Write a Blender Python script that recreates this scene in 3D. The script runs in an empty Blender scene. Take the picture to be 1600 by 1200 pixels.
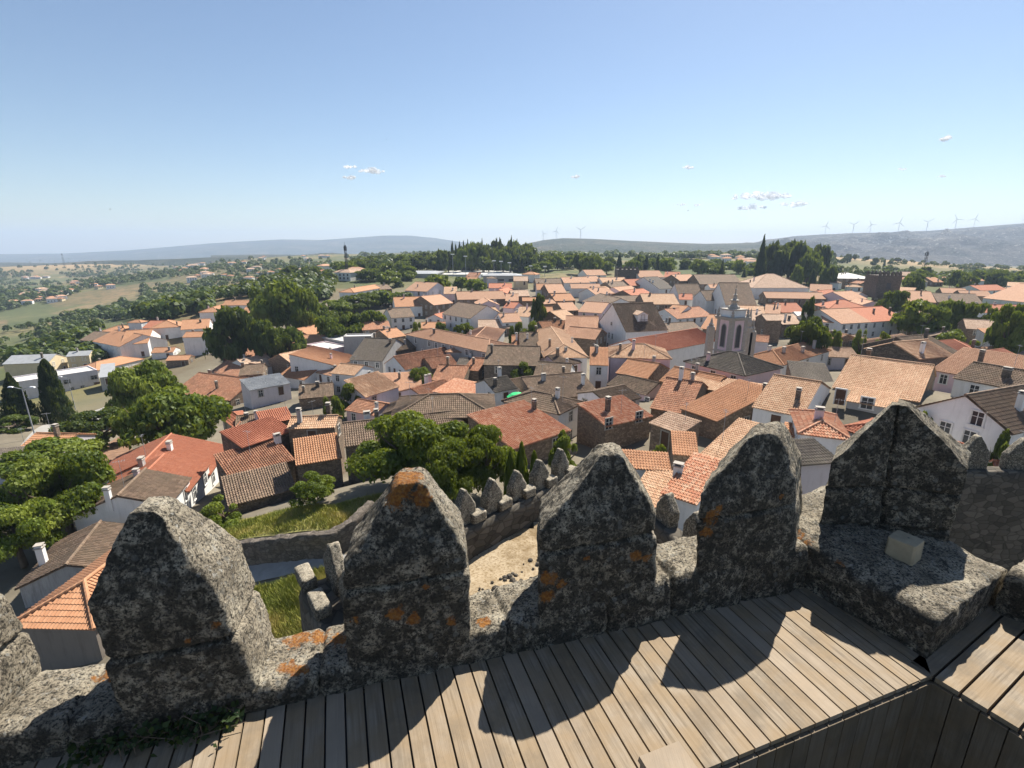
import bpy, math, random
import numpy as np
from mathutils import Vector, Matrix

# ------------------------------------------------------------------ camera, sky, sun, exposure
S = bpy.context.scene
C = S.collection
F_PX, PITCH = 770.0, math.radians(15.6)          # focal length in pixels of a 1600 wide frame
cam = bpy.data.cameras.new("camera"); cam_o = bpy.data.objects.new("camera", cam); C.objects.link(cam_o)
cam.sensor_width = 36.0; cam.lens = F_PX / 1600 * 36.0
cam.clip_start = 0.05; cam.clip_end = 40000
cam_o.rotation_euler = (math.pi / 2 - PITCH, 0, 0)
S.camera = cam_o
SUN_AZ, SUN_EL = math.radians(31), math.radians(50.5)   # azimuth clockwise from straight ahead (+Y)
W = bpy.data.worlds.new("World"); S.world = W; W.use_nodes = True
nt = W.node_tree; bg = nt.nodes["Background"]
sky = nt.nodes.new("ShaderNodeTexSky"); sky.sky_type = 'NISHITA'; sky.sun_disc = False
sky.sun_elevation = SUN_EL; sky.sun_rotation = SUN_AZ
sky.altitude = 300; sky.air_density = 1.0; sky.dust_density = 0.4; sky.ozone_density = 2.0
tint = nt.nodes.new("ShaderNodeMix"); tint.data_type = 'RGBA'; tint.blend_type = 'MULTIPLY'; tint.inputs[0].default_value = 1.0
tint.inputs[7].default_value = (1.0, 0.985, 0.97, 1)                # the camera's slightly cyan white balance of the sky
nt.links.new(sky.outputs[0], tint.inputs[6]); nt.links.new(tint.outputs[2], bg.inputs[0]); bg.inputs[1].default_value = 0.060
sun = bpy.data.lights.new("sun", 'SUN'); sun_o = bpy.data.objects.new("sun", sun); C.objects.link(sun_o)
sun.energy = 4.9; sun.angle = math.radians(0.5); sun.color = (1.0, 0.93, 0.82)
sd = Vector((math.sin(SUN_AZ) * math.cos(SUN_EL), math.cos(SUN_AZ) * math.cos(SUN_EL), math.sin(SUN_EL)))
sun_o.rotation_euler = sd.to_track_quat('Z', 'Y').to_euler(); sun_o.location = sd * 50
S.view_settings.view_transform = 'Standard'; S.view_settings.look = 'None'
S.view_settings.exposure = 1.12; S.view_settings.gamma = 1.0
S.cycles.max_bounces = 5; S.cycles.diffuse_bounces = 2; S.cycles.glossy_bounces = 2
S.cycles.transmission_bounces = 2; S.cycles.transparent_max_bounces = 8; S.cycles.volume_bounces = 0
S.cycles.use_denoising = True
S.cycles.use_adaptive_sampling = True; S.cycles.adaptive_threshold = 0.02
rng = random.Random(7); NR = np.random.default_rng(7)

# ------------------------------------------------------------------ surveying helpers (a point seen from the battlement, metres)
def ray(px, py):
    x = (px - 800) / F_PX; y = (600 - py) / F_PX
    return np.array([x, math.cos(PITCH) + y * math.sin(PITCH), y * math.cos(PITCH) - math.sin(PITCH)])
def at(px, py, z):
    r = ray(px, py); return r * (z / r[2])
def dep(px, py, D):
    r = ray(px, py); return r / (r[1] * math.cos(PITCH) - r[2] * math.sin(PITCH)) * D
def proj(p):
    f = p[1] * math.cos(PITCH) - p[2] * math.sin(PITCH); u = p[1] * math.sin(PITCH) + p[2] * math.cos(PITCH)
    return 800 + F_PX * p[0] / f, 600 - F_PX * u / f

# terrain height from surveyed spots (pixel, pixel, distance) by a smooth radial fit
SPOTS = [(60,1050,33),(430,895,34),(333,765,59.5),(299,803,55.5),(350,860,40),(60,690,95),(490,820,42),(560,740,62),(960,710,58),(600,605,115),
 (1150,600,99),(1520,700,50),(1250,590,105),(1400,650,60),(1380,525,160),(1220,460,280),(1000,440,340),(700,500,200),(200,585,165),
 (120,640,100),(300,480,260),(480,430,420),(100,530,300),(100,480,600),(60,440,1200),(150,414,1900),(0,420,1500),(1450,430,500),
 (1390,408,950),(1580,440,500),(1560,418,1500),(850,402,700),(1050,396,1400),(350,425,800),(400,405,1300),(560,410,900),(1250,400,900),(700,395,1500)]
SP = np.array([dep(*t) for t in SPOTS] + [(0, -20, -24), (-60, -20, -36), (60, -20, -20), (1500, -100, -60), (-1500, -100, -120), (0, 3200, -60), (-1800, 2600, -100), (1900, 2400, -60)])
_lx = lambda x, y: (np.sign(x) * np.log1p(np.abs(x) / 40), np.sign(y) * np.log1p(np.abs(y) / 40))
_sx, _sy = _lx(SP[:, 0], SP[:, 1])
_K = np.sqrt((_sx[:, None] - _sx) ** 2 + (_sy[:, None] - _sy) ** 2 + 0.02)
_w = np.linalg.solve(_K + 0.02 * np.eye(len(SP)), SP[:, 2] + 30)
def g(x, y):
    X, Y = _lx(np.asarray(x, float), np.asarray(y, float))
    K = np.sqrt((X[..., None] - _sx) ** 2 + (Y[..., None] - _sy) ** 2 + 0.02)
    return K @ _w - 30
_T = np.geomspace(12, 6000, 700)
def Pg(px, py, h=0.0):
    r = ray(px, py)
    f = r[2] * _T - (g(r[0] * _T, r[1] * _T) + h)
    i = np.argmax(f < 0) if (f < 0).any() else len(_T) - 1
    if i == 0: return r * _T[0]
    t = _T[i - 1] + (_T[i] - _T[i - 1]) * f[i - 1] / max(1e-9, f[i - 1] - f[i])
    return r * t

# ------------------------------------------------------------------ numpy noise
def _hash(ix, iy, iz, s):
    h = (ix.astype(np.int64) * 374761393 + iy.astype(np.int64) * 668265263 + iz.astype(np.int64) * 2147483647 + s * 974634777) & 0xFFFFFFFF
    h = ((h ^ (h >> 13)) * 1274126177) & 0xFFFFFFFF
    return ((h ^ (h >> 16)) & 0xFFFFFF) / float(0xFFFFFF)
def vnoise(p, s=0):
    p = np.asarray(p, float); i = np.floor(p); f = p - i; f = f * f * (3 - 2 * f); i = i.astype(np.int64)
    x, y, z = i[..., 0], i[..., 1], i[..., 2]; a, b, c = f[..., 0], f[..., 1], f[..., 2]
    o = 0
    for dx in (0, 1):
        for dy in (0, 1):
            for dz in (0, 1):
                o = o + _hash(x + dx, y + dy, z + dz, s) * (a if dx else 1 - a) * (b if dy else 1 - b) * (c if dz else 1 - c)
    return o * 2 - 1
def fbm(p, s=0, oct=4, gain=0.5):
    p = np.asarray(p, float); o = 0; a = 1.0; t = 0
    for k in range(oct):
        o = o + a * vnoise(p * (2 ** k), s + k * 17); t += a; a *= gain
    return o / t

# ------------------------------------------------------------------ mesh builder
class MB:
    def __init__(s): s.v = []; s.li = []; s.lt = []; s.uv = []; s.mi = []; s.n = 0
    def add(s, V, polys, uv=None, mi=0):
        V = np.asarray(V, float).reshape(-1, 3)
        for k, p in enumerate(polys):
            s.li.append(np.asarray(p) + s.n); s.lt.append(np.array([len(p)])); s.mi.append(np.array([mi]))
            s.uv.append(np.asarray(uv[k], float) if uv is not None else V[list(p)][:, :2])
        s.v.append(V); s.n += len(V)
    def addarr(s, V, Q, UV=None, mi=0):                         # Q (n,k) index array, UV per vertex or None
        V = np.asarray(V, float).reshape(-1, 3); Q = np.asarray(Q)
        s.li.append((Q + s.n).ravel()); s.lt.append(np.full(len(Q), Q.shape[1])); s.mi.append(np.full(len(Q), mi))
        s.uv.append(np.asarray(UV, float)[Q.ravel()] if UV is not None else V[Q.ravel()][:, :2])
        s.v.append(V); s.n += len(V)
    def box(s, c, sz, rz=0.0, mi=0, top=1.0):                   # centre of base, size; top = scale of the upper face
        x, y, z = sz; cs, sn = math.cos(rz), math.sin(rz); V = []
        for k, (h, t) in enumerate(((0, 1.0), (z, top))):
            for a, b in ((-1, -1), (1, -1), (1, 1), (-1, 1)):
                X, Y = a * x / 2 * t, b * y / 2 * t
                V.append((c[0] + X * cs - Y * sn, c[1] + X * sn + Y * cs, c[2] + h))
        s.add(V, [(3, 2, 1, 0), (4, 5, 6, 7), (0, 1, 5, 4), (1, 2, 6, 5), (2, 3, 7, 6), (3, 0, 4, 7)], mi=mi)
    def tube(s, p, q, r0, r1=None, n=6, mi=0):
        p, q = np.array(p, float), np.array(q, float); r1 = r0 if r1 is None else r1
        d = (q - p) / max(1e-9, np.linalg.norm(q - p)); u = np.cross(d, (0, 0, 1) if abs(d[2]) < .9 else (1, 0, 0)); u /= np.linalg.norm(u); w = np.cross(d, u)
        a = np.arange(n) * 2 * math.pi / n; ring = np.cos(a)[:, None] * u + np.sin(a)[:, None] * w
        V = np.vstack([p + ring * r0, q + ring * r1])
        s.add(V, [(i, (i + 1) % n, n + (i + 1) % n, n + i) for i in range(n)] + [tuple(range(n))[::-1], tuple(range(n, 2 * n))], mi=mi)
    def lathe(s, c, prof, n=12, mi=0, rot=0.0):                 # prof [(r, z)]
        a = np.arange(n) * 2 * math.pi / n + rot
        V = [(c[0] + r * math.cos(t), c[1] + r * math.sin(t), c[2] + z) for r, z in prof for t in a]
        P = [(k * n + i, k * n + (i + 1) % n, (k + 1) * n + (i + 1) % n, (k + 1) * n + i) for k in range(len(prof) - 1) for i in range(n)]
        s.add(V, P + [tuple(range(n))[::-1], tuple(range((len(prof) - 1) * n, len(prof) * n))], mi=mi)
    def loft(s, R, cap=True, mi=0):                             # R (K,M,3) rings
        K, M, _ = R.shape; idx = np.arange(K * M).reshape(K, M); nx = np.roll(idx, -1, 1)
        Q = np.stack([idx[:-1], nx[:-1], nx[1:], idx[1:]], -1).reshape(-1, 4)
        s.addarr(R.reshape(-1, 3), Q, mi=mi)
        if cap:
            base = s.n - K * M
            for k, fl in ((0, True), (K - 1, False)):
                c = R[k].mean(0); s.add([c], [])
                ci = s.n - 1
                for i in range(M):
                    a, b = base + k * M + i, base + k * M + (i + 1) % M
                    s.li.append(np.array([b, a, ci] if fl else [a, b, ci])); s.lt.append(np.array([3])); s.mi.append(np.array([mi])); s.uv.append(np.zeros((3, 2)))
    def mesh(s, name, mats, smooth=False):
        m = bpy.data.meshes.new(name)
        V = np.vstack(s.v); li = np.concatenate(s.li).astype(np.int32); lt = np.concatenate(s.lt).astype(np.int32)
        m.vertices.add(len(V)); m.vertices.foreach_set("co", V.ravel().astype(np.float32))
        m.loops.add(len(li)); m.loops.foreach_set("vertex_index", li)
        m.polygons.add(len(lt)); ls = np.concatenate([[0], np.cumsum(lt)[:-1]]).astype(np.int32)
        m.polygons.foreach_set("loop_start", ls)
        m.polygons.foreach_set("material_index", np.concatenate(s.mi).astype(np.int32))
        m.polygons.foreach_set("use_smooth", np.full(len(lt), bool(smooth)))
        uv = m.uv_layers.new(name="UVMap"); uv.data.foreach_set("uv", np.vstack(s.uv).ravel().astype(np.float32))
        for x in (mats if isinstance(mats, (list, tuple)) else [mats]): m.materials.append(x)
        m.update(calc_edges=True); return m
    def obj(s, name, mats, parent=None, smooth=False):
        return link(name, s.mesh(name, mats, smooth), parent)
def link(name, data, parent=None, loc=None, rz=None):
    o = bpy.data.objects.new(name, data); C.objects.link(o)
    if parent is not None: o.parent = parent
    if loc is not None: o.location = loc
    if rz is not None: o.rotation_euler = (0, 0, rz)
    return o
def tag(o, label=None, cat=None, group=None, kind=None):
    if label: o["label"] = label
    if cat: o["category"] = cat
    if group: o["group"] = group
    if kind: o["kind"] = kind
    return o
def thing(name, label, cat, loc=(0, 0, 0), rz=0.0, group=None):
    return tag(link(name, None, None, loc, rz), label, cat, group)

# ------------------------------------------------------------------ materials
class NT:
    def __init__(s, name):
        s.m = bpy.data.materials.new(name); s.m.use_nodes = True; s.t = s.m.node_tree; s.t.nodes.clear()
        s.out = s.n("ShaderNodeOutputMaterial"); s.b = s.n("ShaderNodeBsdfPrincipled"); s.l(s.b.outputs[0], s.out.inputs[0])
        s.b.inputs["Specular IOR Level"].default_value = 0.25
    def n(s, ty, **k):
        x = s.t.nodes.new(ty)
        for a, v in k.items(): setattr(x, a, v)
        return x
    def l(s, a, b): s.t.links.new(a, b)
    def set(s, inp, v):
        if hasattr(v, "is_output") or hasattr(v, "links"): s.l(v, inp)
        else: inp.default_value = v
    def coord(s, kind="Object"): return s.n("ShaderNodeTexCoord").outputs[kind]
    def pos(s): return s.n("ShaderNodeNewGeometry").outputs["Position"]
    def noise(s, co, sc, det=3, rough=0.55, dist=0.0):
        x = s.n("ShaderNodeTexNoise"); s.l(co, x.inputs["Vector"]); x.inputs["Scale"].default_value = sc; x.inputs["Detail"].default_value = det
        x.inputs["Roughness"].default_value = rough; x.inputs["Distortion"].default_value = dist; return x.outputs["Fac"]
    def voro(s, co, sc, feat='F1', out="Distance", rnd=1.0):
        x = s.n("ShaderNodeTexVoronoi", feature=feat); s.l(co, x.inputs["Vector"]); x.inputs["Scale"].default_value = sc
        x.inputs["Randomness"].default_value = rnd; return x.outputs[out]
    def ramp(s, fac, stops, interp='LINEAR'):
        x = s.n("ShaderNodeValToRGB"); x.color_ramp.interpolation = interp; e = x.color_ramp.elements
        while len(e) < len(stops): e.new(0.5)
        for k, (p, c) in enumerate(stops):
            e[k].position = p; e[k].color = (*c, 1) if not np.isscalar(c) else (c, c, c, 1)
        s.l(fac, x.inputs[0]); return x.outputs[0]
    def mix(s, fac, a, b, bt='MIX'):
        x = s.n("ShaderNodeMix", data_type='RGBA', blend_type=bt)
        s.set(x.inputs[0], fac)
        for i, v in ((6, a), (7, b)): s.set(x.inputs[i], (*v, 1) if isinstance(v, tuple) and len(v) == 3 else v)
        return x.outputs[2]
    def math(s, op, a, b=0.0, c=None):
        x = s.n("ShaderNodeMath", operation=op); s.set(x.inputs[0], a); s.set(x.inputs[1], b)
        if c is not None: s.set(x.inputs[2], c)
        return x.outputs[0]
    def bump(s, h, st=0.4, d=0.02, prev=None):
        x = s.n("ShaderNodeBump"); x.inputs["Strength"].default_value = st; x.inputs["Distance"].default_value = d; s.l(h, x.inputs["Height"])
        if prev is not None: s.l(prev, x.inputs["Normal"])
        return x.outputs[0]
    def attr(s, name): return s.n("ShaderNodeAttribute", attribute_name=name).outputs["Fac"]
    def orand(s): return s.n("ShaderNodeObjectInfo").outputs["Random"]
    def done(s, col=None, rough=0.9, nrm=None):
        if col is not None: s.set(s.b.inputs["Base Color"], (*col, 1) if isinstance(col, tuple) and len(col) == 3 else col)
        s.set(s.b.inputs["Roughness"], rough)
        if nrm is not None: s.l(nrm, s.b.inputs["Normal"])
        return s.m

def mat_plain(name, col, rough=0.8, var=0.15, sc=3.0):
    n = NT(name); f = n.noise(n.coord(), sc, 4)
    c = n.ramp(f, [(0.25, tuple(x * (1 - var) for x in col)), (0.75, tuple(min(1, x * (1 + var)) for x in col))])
    return n.done(c, rough, n.bump(f, 0.1, 0.02))

def mat_granite(name, orange=True, base=1.0):
    n = NT(name); co = n.coord()
    f1 = n.noise(co, 5, 5, 0.62); f2 = n.noise(co, 70, 3, 0.7); f3 = n.noise(co, 2.0, 4)
    c = n.ramp(f1, [(0.3, (.20*base, .175*base, .13*base)), (0.5, (.42*base, .365*base, .275*base)), (0.7, (.60*base, .54*base, .42*base))])
    c = n.mix(n.ramp(f2, [(0.38, 1.0), (0.52, 0.0)]), c, (.045, .04, .034))
    c = n.mix(n.ramp(n.noise(co, 26, 5, 0.75, 0.8), [(0.56, 0.0), (0.61, 0.8)]), c, (.035, .032, .027))
    crust_and_shade = n.noise(co, 15, 7, 0.75, 0.3)
    ca = n.math('ADD', crust_and_shade, n.math('MULTIPLY', n.attr("crust_and_shade"), 0.13))  # sun-averted stone coloured darker: shade painted on top of natural crusting
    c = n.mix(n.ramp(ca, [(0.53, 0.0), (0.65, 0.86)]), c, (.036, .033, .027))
    v = n.voro(co, 16); vn = n.math('ADD', v, n.math('MULTIPLY', n.noise(co, 40, 2), 0.35))
    sp = n.math('MULTIPLY', n.ramp(vn, [(0.40, 1.0), (0.46, 0.0)]), n.ramp(f3, [(0.42, 0.0), (0.55, 1.0)]))
    c = n.mix(n.math('MULTIPLY', sp, 0.45), c, (.26, .26, .235))
    wsp = n.ramp(n.noise(co, 34, 3, 0.7), [(0.60, 0.0), (0.66, 0.8)])
    c = n.mix(n.math('MULTIPLY', wsp, n.math('SUBTRACT', 1.0, n.math('MULTIPLY', n.attr('crust_and_shade'), .75))), c, (.42, .41, .37))  # pale spots thinned where that shade is painted
    if orange:
        at_ = n.attr("lichen"); on = n.noise(co, 22, 4, 0.7)
        m = n.ramp(n.math('ADD', at_, n.math('MULTIPLY', n.math('SUBTRACT', on, 0.5), 1.5)), [(0.46, 0.0), (0.62, .95)])
        c = n.mix(n.math('MULTIPLY', m, n.ramp(n.noise(co, 45, 4, 0.8), [(0.30, 0.25), (0.52, 1.0)])), c, n.ramp(n.noise(co, 60, 2), [(0.35, (.25, .085, .02)), (0.65, (.45, .20, .045))]))
    b = n.bump(n.noise(co, 22, 7, 0.8), 1.0, 0.05); b = n.bump(f2, 0.8, 0.012, b)
    return n.done(c, 0.95, b)

def mat_wood(name, tint=1.0):
    n = NT(name); uv = n.coord("UV")
    mp = n.n("ShaderNodeMapping"); n.l(uv, mp.inputs[0]); mp.inputs["Scale"].default_value = (60, 2.5, 1)
    gr = n.noise(mp.outputs[0], 1.0, 6, 0.65, 0.4)
    bl = n.noise(uv, 5, 4)
    r = n.attr("rnd")
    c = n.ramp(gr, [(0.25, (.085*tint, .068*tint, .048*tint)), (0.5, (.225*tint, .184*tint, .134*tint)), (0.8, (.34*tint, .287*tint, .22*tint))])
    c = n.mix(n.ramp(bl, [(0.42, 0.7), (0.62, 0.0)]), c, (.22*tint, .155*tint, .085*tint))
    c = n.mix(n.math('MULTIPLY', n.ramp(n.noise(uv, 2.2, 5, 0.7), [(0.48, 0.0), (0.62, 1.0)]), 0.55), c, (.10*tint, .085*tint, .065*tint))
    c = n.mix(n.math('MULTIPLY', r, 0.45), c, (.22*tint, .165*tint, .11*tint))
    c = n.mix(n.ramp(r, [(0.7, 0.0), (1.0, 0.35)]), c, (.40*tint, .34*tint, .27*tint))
    return n.done(c, 0.75, n.bump(gr, 0.5, 0.004))

def mat_tile(name, cols, patch, pat_amt, jitter=0.5, per=0.25, course=0.40):
    cols = [tuple(x * .92 + (.3 * c[0] + .55 * c[1] + .15 * c[2]) * .08 for x in c) for c in cols]     # sun-bleached clay
    """clay tiles: colour of its own per tile, weathered patches; UV is metres along the eave and up the slope"""
    n = NT(name); uv = n.coord("UV")
    sep = n.n("ShaderNodeSeparateXYZ"); n.l(uv, sep.inputs[0])
    fu = n.math('FLOOR', n.math('DIVIDE', sep.outputs[0], per)); fv = n.math('FLOOR', n.math('DIVIDE', sep.outputs[1], course))
    cb = n.n("ShaderNodeCombineXYZ"); n.l(fu, cb.inputs[0]); n.l(fv, cb.inputs[1]); n.l(n.math('MULTIPLY', n.orand(), 50), cb.inputs[2])
    wn = n.n("ShaderNodeTexWhiteNoise", noise_dimensions='3D'); n.l(cb.outputs[0], wn.inputs[0])
    f = n.math('ADD', n.math('MULTIPLY', n.math('SUBTRACT', wn.outputs[0], 0.5), jitter), 0.5)
    c = n.ramp(f, [(0.0, cols[0]), (0.5, cols[1]), (1.0, cols[2])])
    co = n.coord(); cb2 = n.n("ShaderNodeVectorMath", operation='ADD'); n.l(co, cb2.inputs[0]); cb3 = n.n("ShaderNodeCombineXYZ")
    n.l(n.math('MULTIPLY', n.orand(), 90), cb3.inputs[0]); n.l(cb3.outputs[0], cb2.inputs[1]); co = cb2.outputs[0]
    pn = n.noise(co, 0.55, 6, 0.7)
    c = n.mix(n.math('MULTIPLY', n.ramp(pn, [(0.40, 0.0), (0.62, 1.0)]), pat_amt), c, patch)
    ln = n.noise(co, 3.2, 5, 0.75)
    c = n.mix(n.math('MULTIPLY', n.ramp(ln, [(0.55, 0.0), (0.68, 1.0)]), pat_amt * 0.8), c, tuple(x * 0.45 for x in patch))
    lt = n.noise(co, 6.5, 3, 0.8)
    c = n.mix(n.math('MULTIPLY', n.ramp(lt, [(0.60, 0.0), (0.70, 1.0)]), pat_amt * 0.55), c, (.38, .34, .26))
    # a slow tint of the whole roof, different on each
    c = n.mix(0.35, c, n.mix(n.orand(), tuple(x * 0.72 for x in cols[1]), tuple(min(.9, x * 1.22) for x in cols[1])))
    b1 = n.math('ABSOLUTE', n.math('SINE', n.math('MULTIPLY', sep.outputs[0], math.pi / per)))
    b2 = n.math('FRACT', n.math('DIVIDE', sep.outputs[1], course))
    b = n.bump(n.math('ADD', b1, n.math('MULTIPLY', b2, -0.5)), 0.55, 0.05)
    return n.done(c, 0.9, n.bump(lt, 0.25, 0.02, b))

def mat_wall(name, col, stain, amt=0.4, masonry=False, msc=2.6, mk=.55):
    n = NT(name); co = n.coord()
    f = n.noise(co, 0.8, 6, 0.65)
    c = n.ramp(f, [(0.3, tuple(x * .9 for x in col)), (0.7, col)])
    mp = n.n("ShaderNodeMapping"); n.l(co, mp.inputs[0]); mp.inputs["Scale"].default_value = (2.5, 2.5, 0.35)
    st = n.noise(mp.outputs[0], 1.0, 5, 0.7)
    c = n.mix(n.math('MULTIPLY', n.ramp(st, [(0.5, 0.0), (0.72, 1.0)]), amt), c, stain)
    nr = None
    if masonry:
        v = n.n("ShaderNodeTexVoronoi", feature='DISTANCE_TO_EDGE'); mp2 = n.n("ShaderNodeMapping"); n.l(co, mp2.inputs[0]); mp2.inputs["Scale"].default_value = (1, 1, 1.7)
        n.l(mp2.outputs[0], v.inputs["Vector"]); v.inputs["Scale"].default_value = msc
        vc = n.n("ShaderNodeTexVoronoi"); n.l(mp2.outputs[0], vc.inputs["Vector"]); vc.inputs["Scale"].default_value = msc
        sp = n.n("ShaderNodeSeparateColor"); n.l(vc.outputs["Color"], sp.inputs[0])
        c = n.mix(mk, c, n.ramp(sp.outputs[0], [(0.0, tuple(x * .45 for x in col)), (0.6, col), (1.0, tuple(x * 1.5 for x in col))]))
        j = n.ramp(v.outputs[0], [(0.0, 1.0), (0.09, 0.0)])
        c = n.mix(n.math('MULTIPLY', j, 0.7), c, tuple(x * .3 for x in col)); nr = n.bump(v.outputs[0], 0.7, 0.08)
    return n.done(c, 0.92, n.bump(n.noise(co, 14, 4), 0.25, 0.02, nr))

def mat_leaf(name, a, b, c3):
    n = NT(name); uv = n.coord("UV"); sep = n.n("ShaderNodeSeparateXYZ"); n.l(uv, sep.inputs[0])
    c = n.ramp(sep.outputs[0], [(0.1, a), (0.5, b), (0.95, c3)])
    c = n.mix(n.math('MULTIPLY', sep.outputs[1], 0.35), c, c3)
    c = n.mix(n.math('MULTIPLY', n.orand(), 0.45), c, tuple(x * .6 for x in a))
    n.set(n.b.inputs["Base Color"], c); n.b.inputs["Roughness"].default_value = 0.55
    tr = n.n("ShaderNodeBsdfTranslucent"); n.l(n.mix(0.5, c, (.24, .28, .02)), tr.inputs[0])
    ms = n.n("ShaderNodeMixShader"); ms.inputs[0].default_value = 0.36
    n.l(n.b.outputs[0], ms.inputs[1]); n.l(tr.outputs[0], ms.inputs[2]); n.l(ms.outputs[0], n.out.inputs[0])
    return n.m

GRANITE = mat_granite("granite_with_lichen")
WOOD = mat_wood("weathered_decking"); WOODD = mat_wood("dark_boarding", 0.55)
ROOF = {
 'o': mat_tile("orange_clay_tiles", [(.30,.13,.06),(.41,.20,.10),(.51,.29,.16)], (.26,.15,.085), 0.35),
 'r': mat_tile("red_clay_tiles", [(.32,.105,.05),(.41,.15,.08),(.49,.22,.125)], (.28,.12,.08), 0.25),
 'm': mat_tile("mottled_clay_tiles", [(.21,.09,.05),(.36,.16,.085),(.50,.27,.16)], (.16,.10,.065), 0.65, 1.0),
 'b': mat_tile("brown_weathered_tiles", [(.11,.075,.05),(.185,.125,.085),(.29,.20,.135)], (.115,.095,.065), 0.7, 1.0),
 't': mat_tile("tan_clay_tiles", [(.31,.19,.125),(.43,.29,.20),(.55,.40,.29)], (.22,.15,.10), 0.5, 1.0),
 'd': mat_tile("dark_grey_tiles", [(.07,.06,.05),(.115,.095,.08),(.17,.14,.11)], (.10,.09,.065), 0.6, 0.9),
 'p': mat_tile("salmon_clay_tiles", [(.33,.165,.09),(.42,.235,.14),(.51,.32,.21)], (.32,.19,.13), 0.4, 0.6),
 'c': mat_tile("red_and_white_tiles", [(.37,.135,.065),(.47,.215,.115),(.56,.40,.27)], (.33,.15,.11), 0.3, 1.0),
 'e': mat_tile("sand_coloured_tiles", [(.35,.19,.10),(.47,.285,.17),(.55,.39,.255)], (.27,.17,.10), 0.4, 0.9),
 'g': mat_plain("grey_sheet_metal", (.30,.31,.32), 0.5, 0.15, 1.0),
 'x': mat_plain("pale_flat_roof", (.50,.49,.46), 0.8, 0.12, 0.6)}
WALL = {
 'w': mat_wall("white_render", (.74,.735,.72), (.38,.39,.35), 0.35),
 'l': mat_wall("lavender_white_render", (.64,.60,.63), (.35,.32,.31), 0.4),
 'y': mat_wall("grey_render", (.40,.39,.38), (.16,.15,.14), 0.6),
 'c': mat_wall("cream_render", (.66,.55,.36), (.34,.29,.2), 0.35),
 'p': mat_wall("pink_render", (.68,.52,.54), (.42,.34,.33), 0.35),
 's': mat_wall("brown_stone", (.24,.18,.13), (.09,.075,.06), 0.5, True),
 'n': mat_wall("brown_grey_render", (.20,.175,.15), (.09,.08,.065), 0.6),
 'k': mat_wall("dark_stone", (.13,.11,.09), (.05,.045,.04), 0.5, True)}
CASTLE = mat_wall("castle_ashlar", (.095,.083,.066), (.03,.027,.023), 0.7, True, 2.0, .8)
GLASS = NT("window_glass").done((.03, .035, .04), 0.12)
FRAME = mat_plain("white_window_frame", (.66, .65, .62), 0.7, 0.08)
GREYF = mat_plain("granite_surround", (.34, .31, .27), 0.85, 0.15)
DARKW = mat_plain("dark_wooden_door", (.10, .055, .035), 0.7, 0.2)
METAL = mat_plain("galvanised_metal", (.32, .33, .34), 0.45, 0.1)
DMETAL = mat_plain("dark_metal", (.06, .06, .065), 0.5, 0.1)
WHITEP = mat_plain("white_paint", (.78, .78, .78), 0.5, 0.04)
BARK = mat_plain("bark", (.12, .09, .065), 0.95, 0.35, 8)
LEAF = {'d': mat_leaf("dark_leaves", (.024,.048,.010), (.060,.100,.019), (.135,.175,.034)),
        'm': mat_leaf("green_leaves", (.042,.076,.011), (.108,.162,.022), (.23,.27,.042)),
        'y': mat_leaf("yellow_green_leaves", (.055,.095,.012), (.125,.18,.024), (.25,.29,.045)),
        'k': mat_leaf("conifer_needles", (.010,.024,.012), (.022,.045,.018), (.045,.075,.027))}

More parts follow.
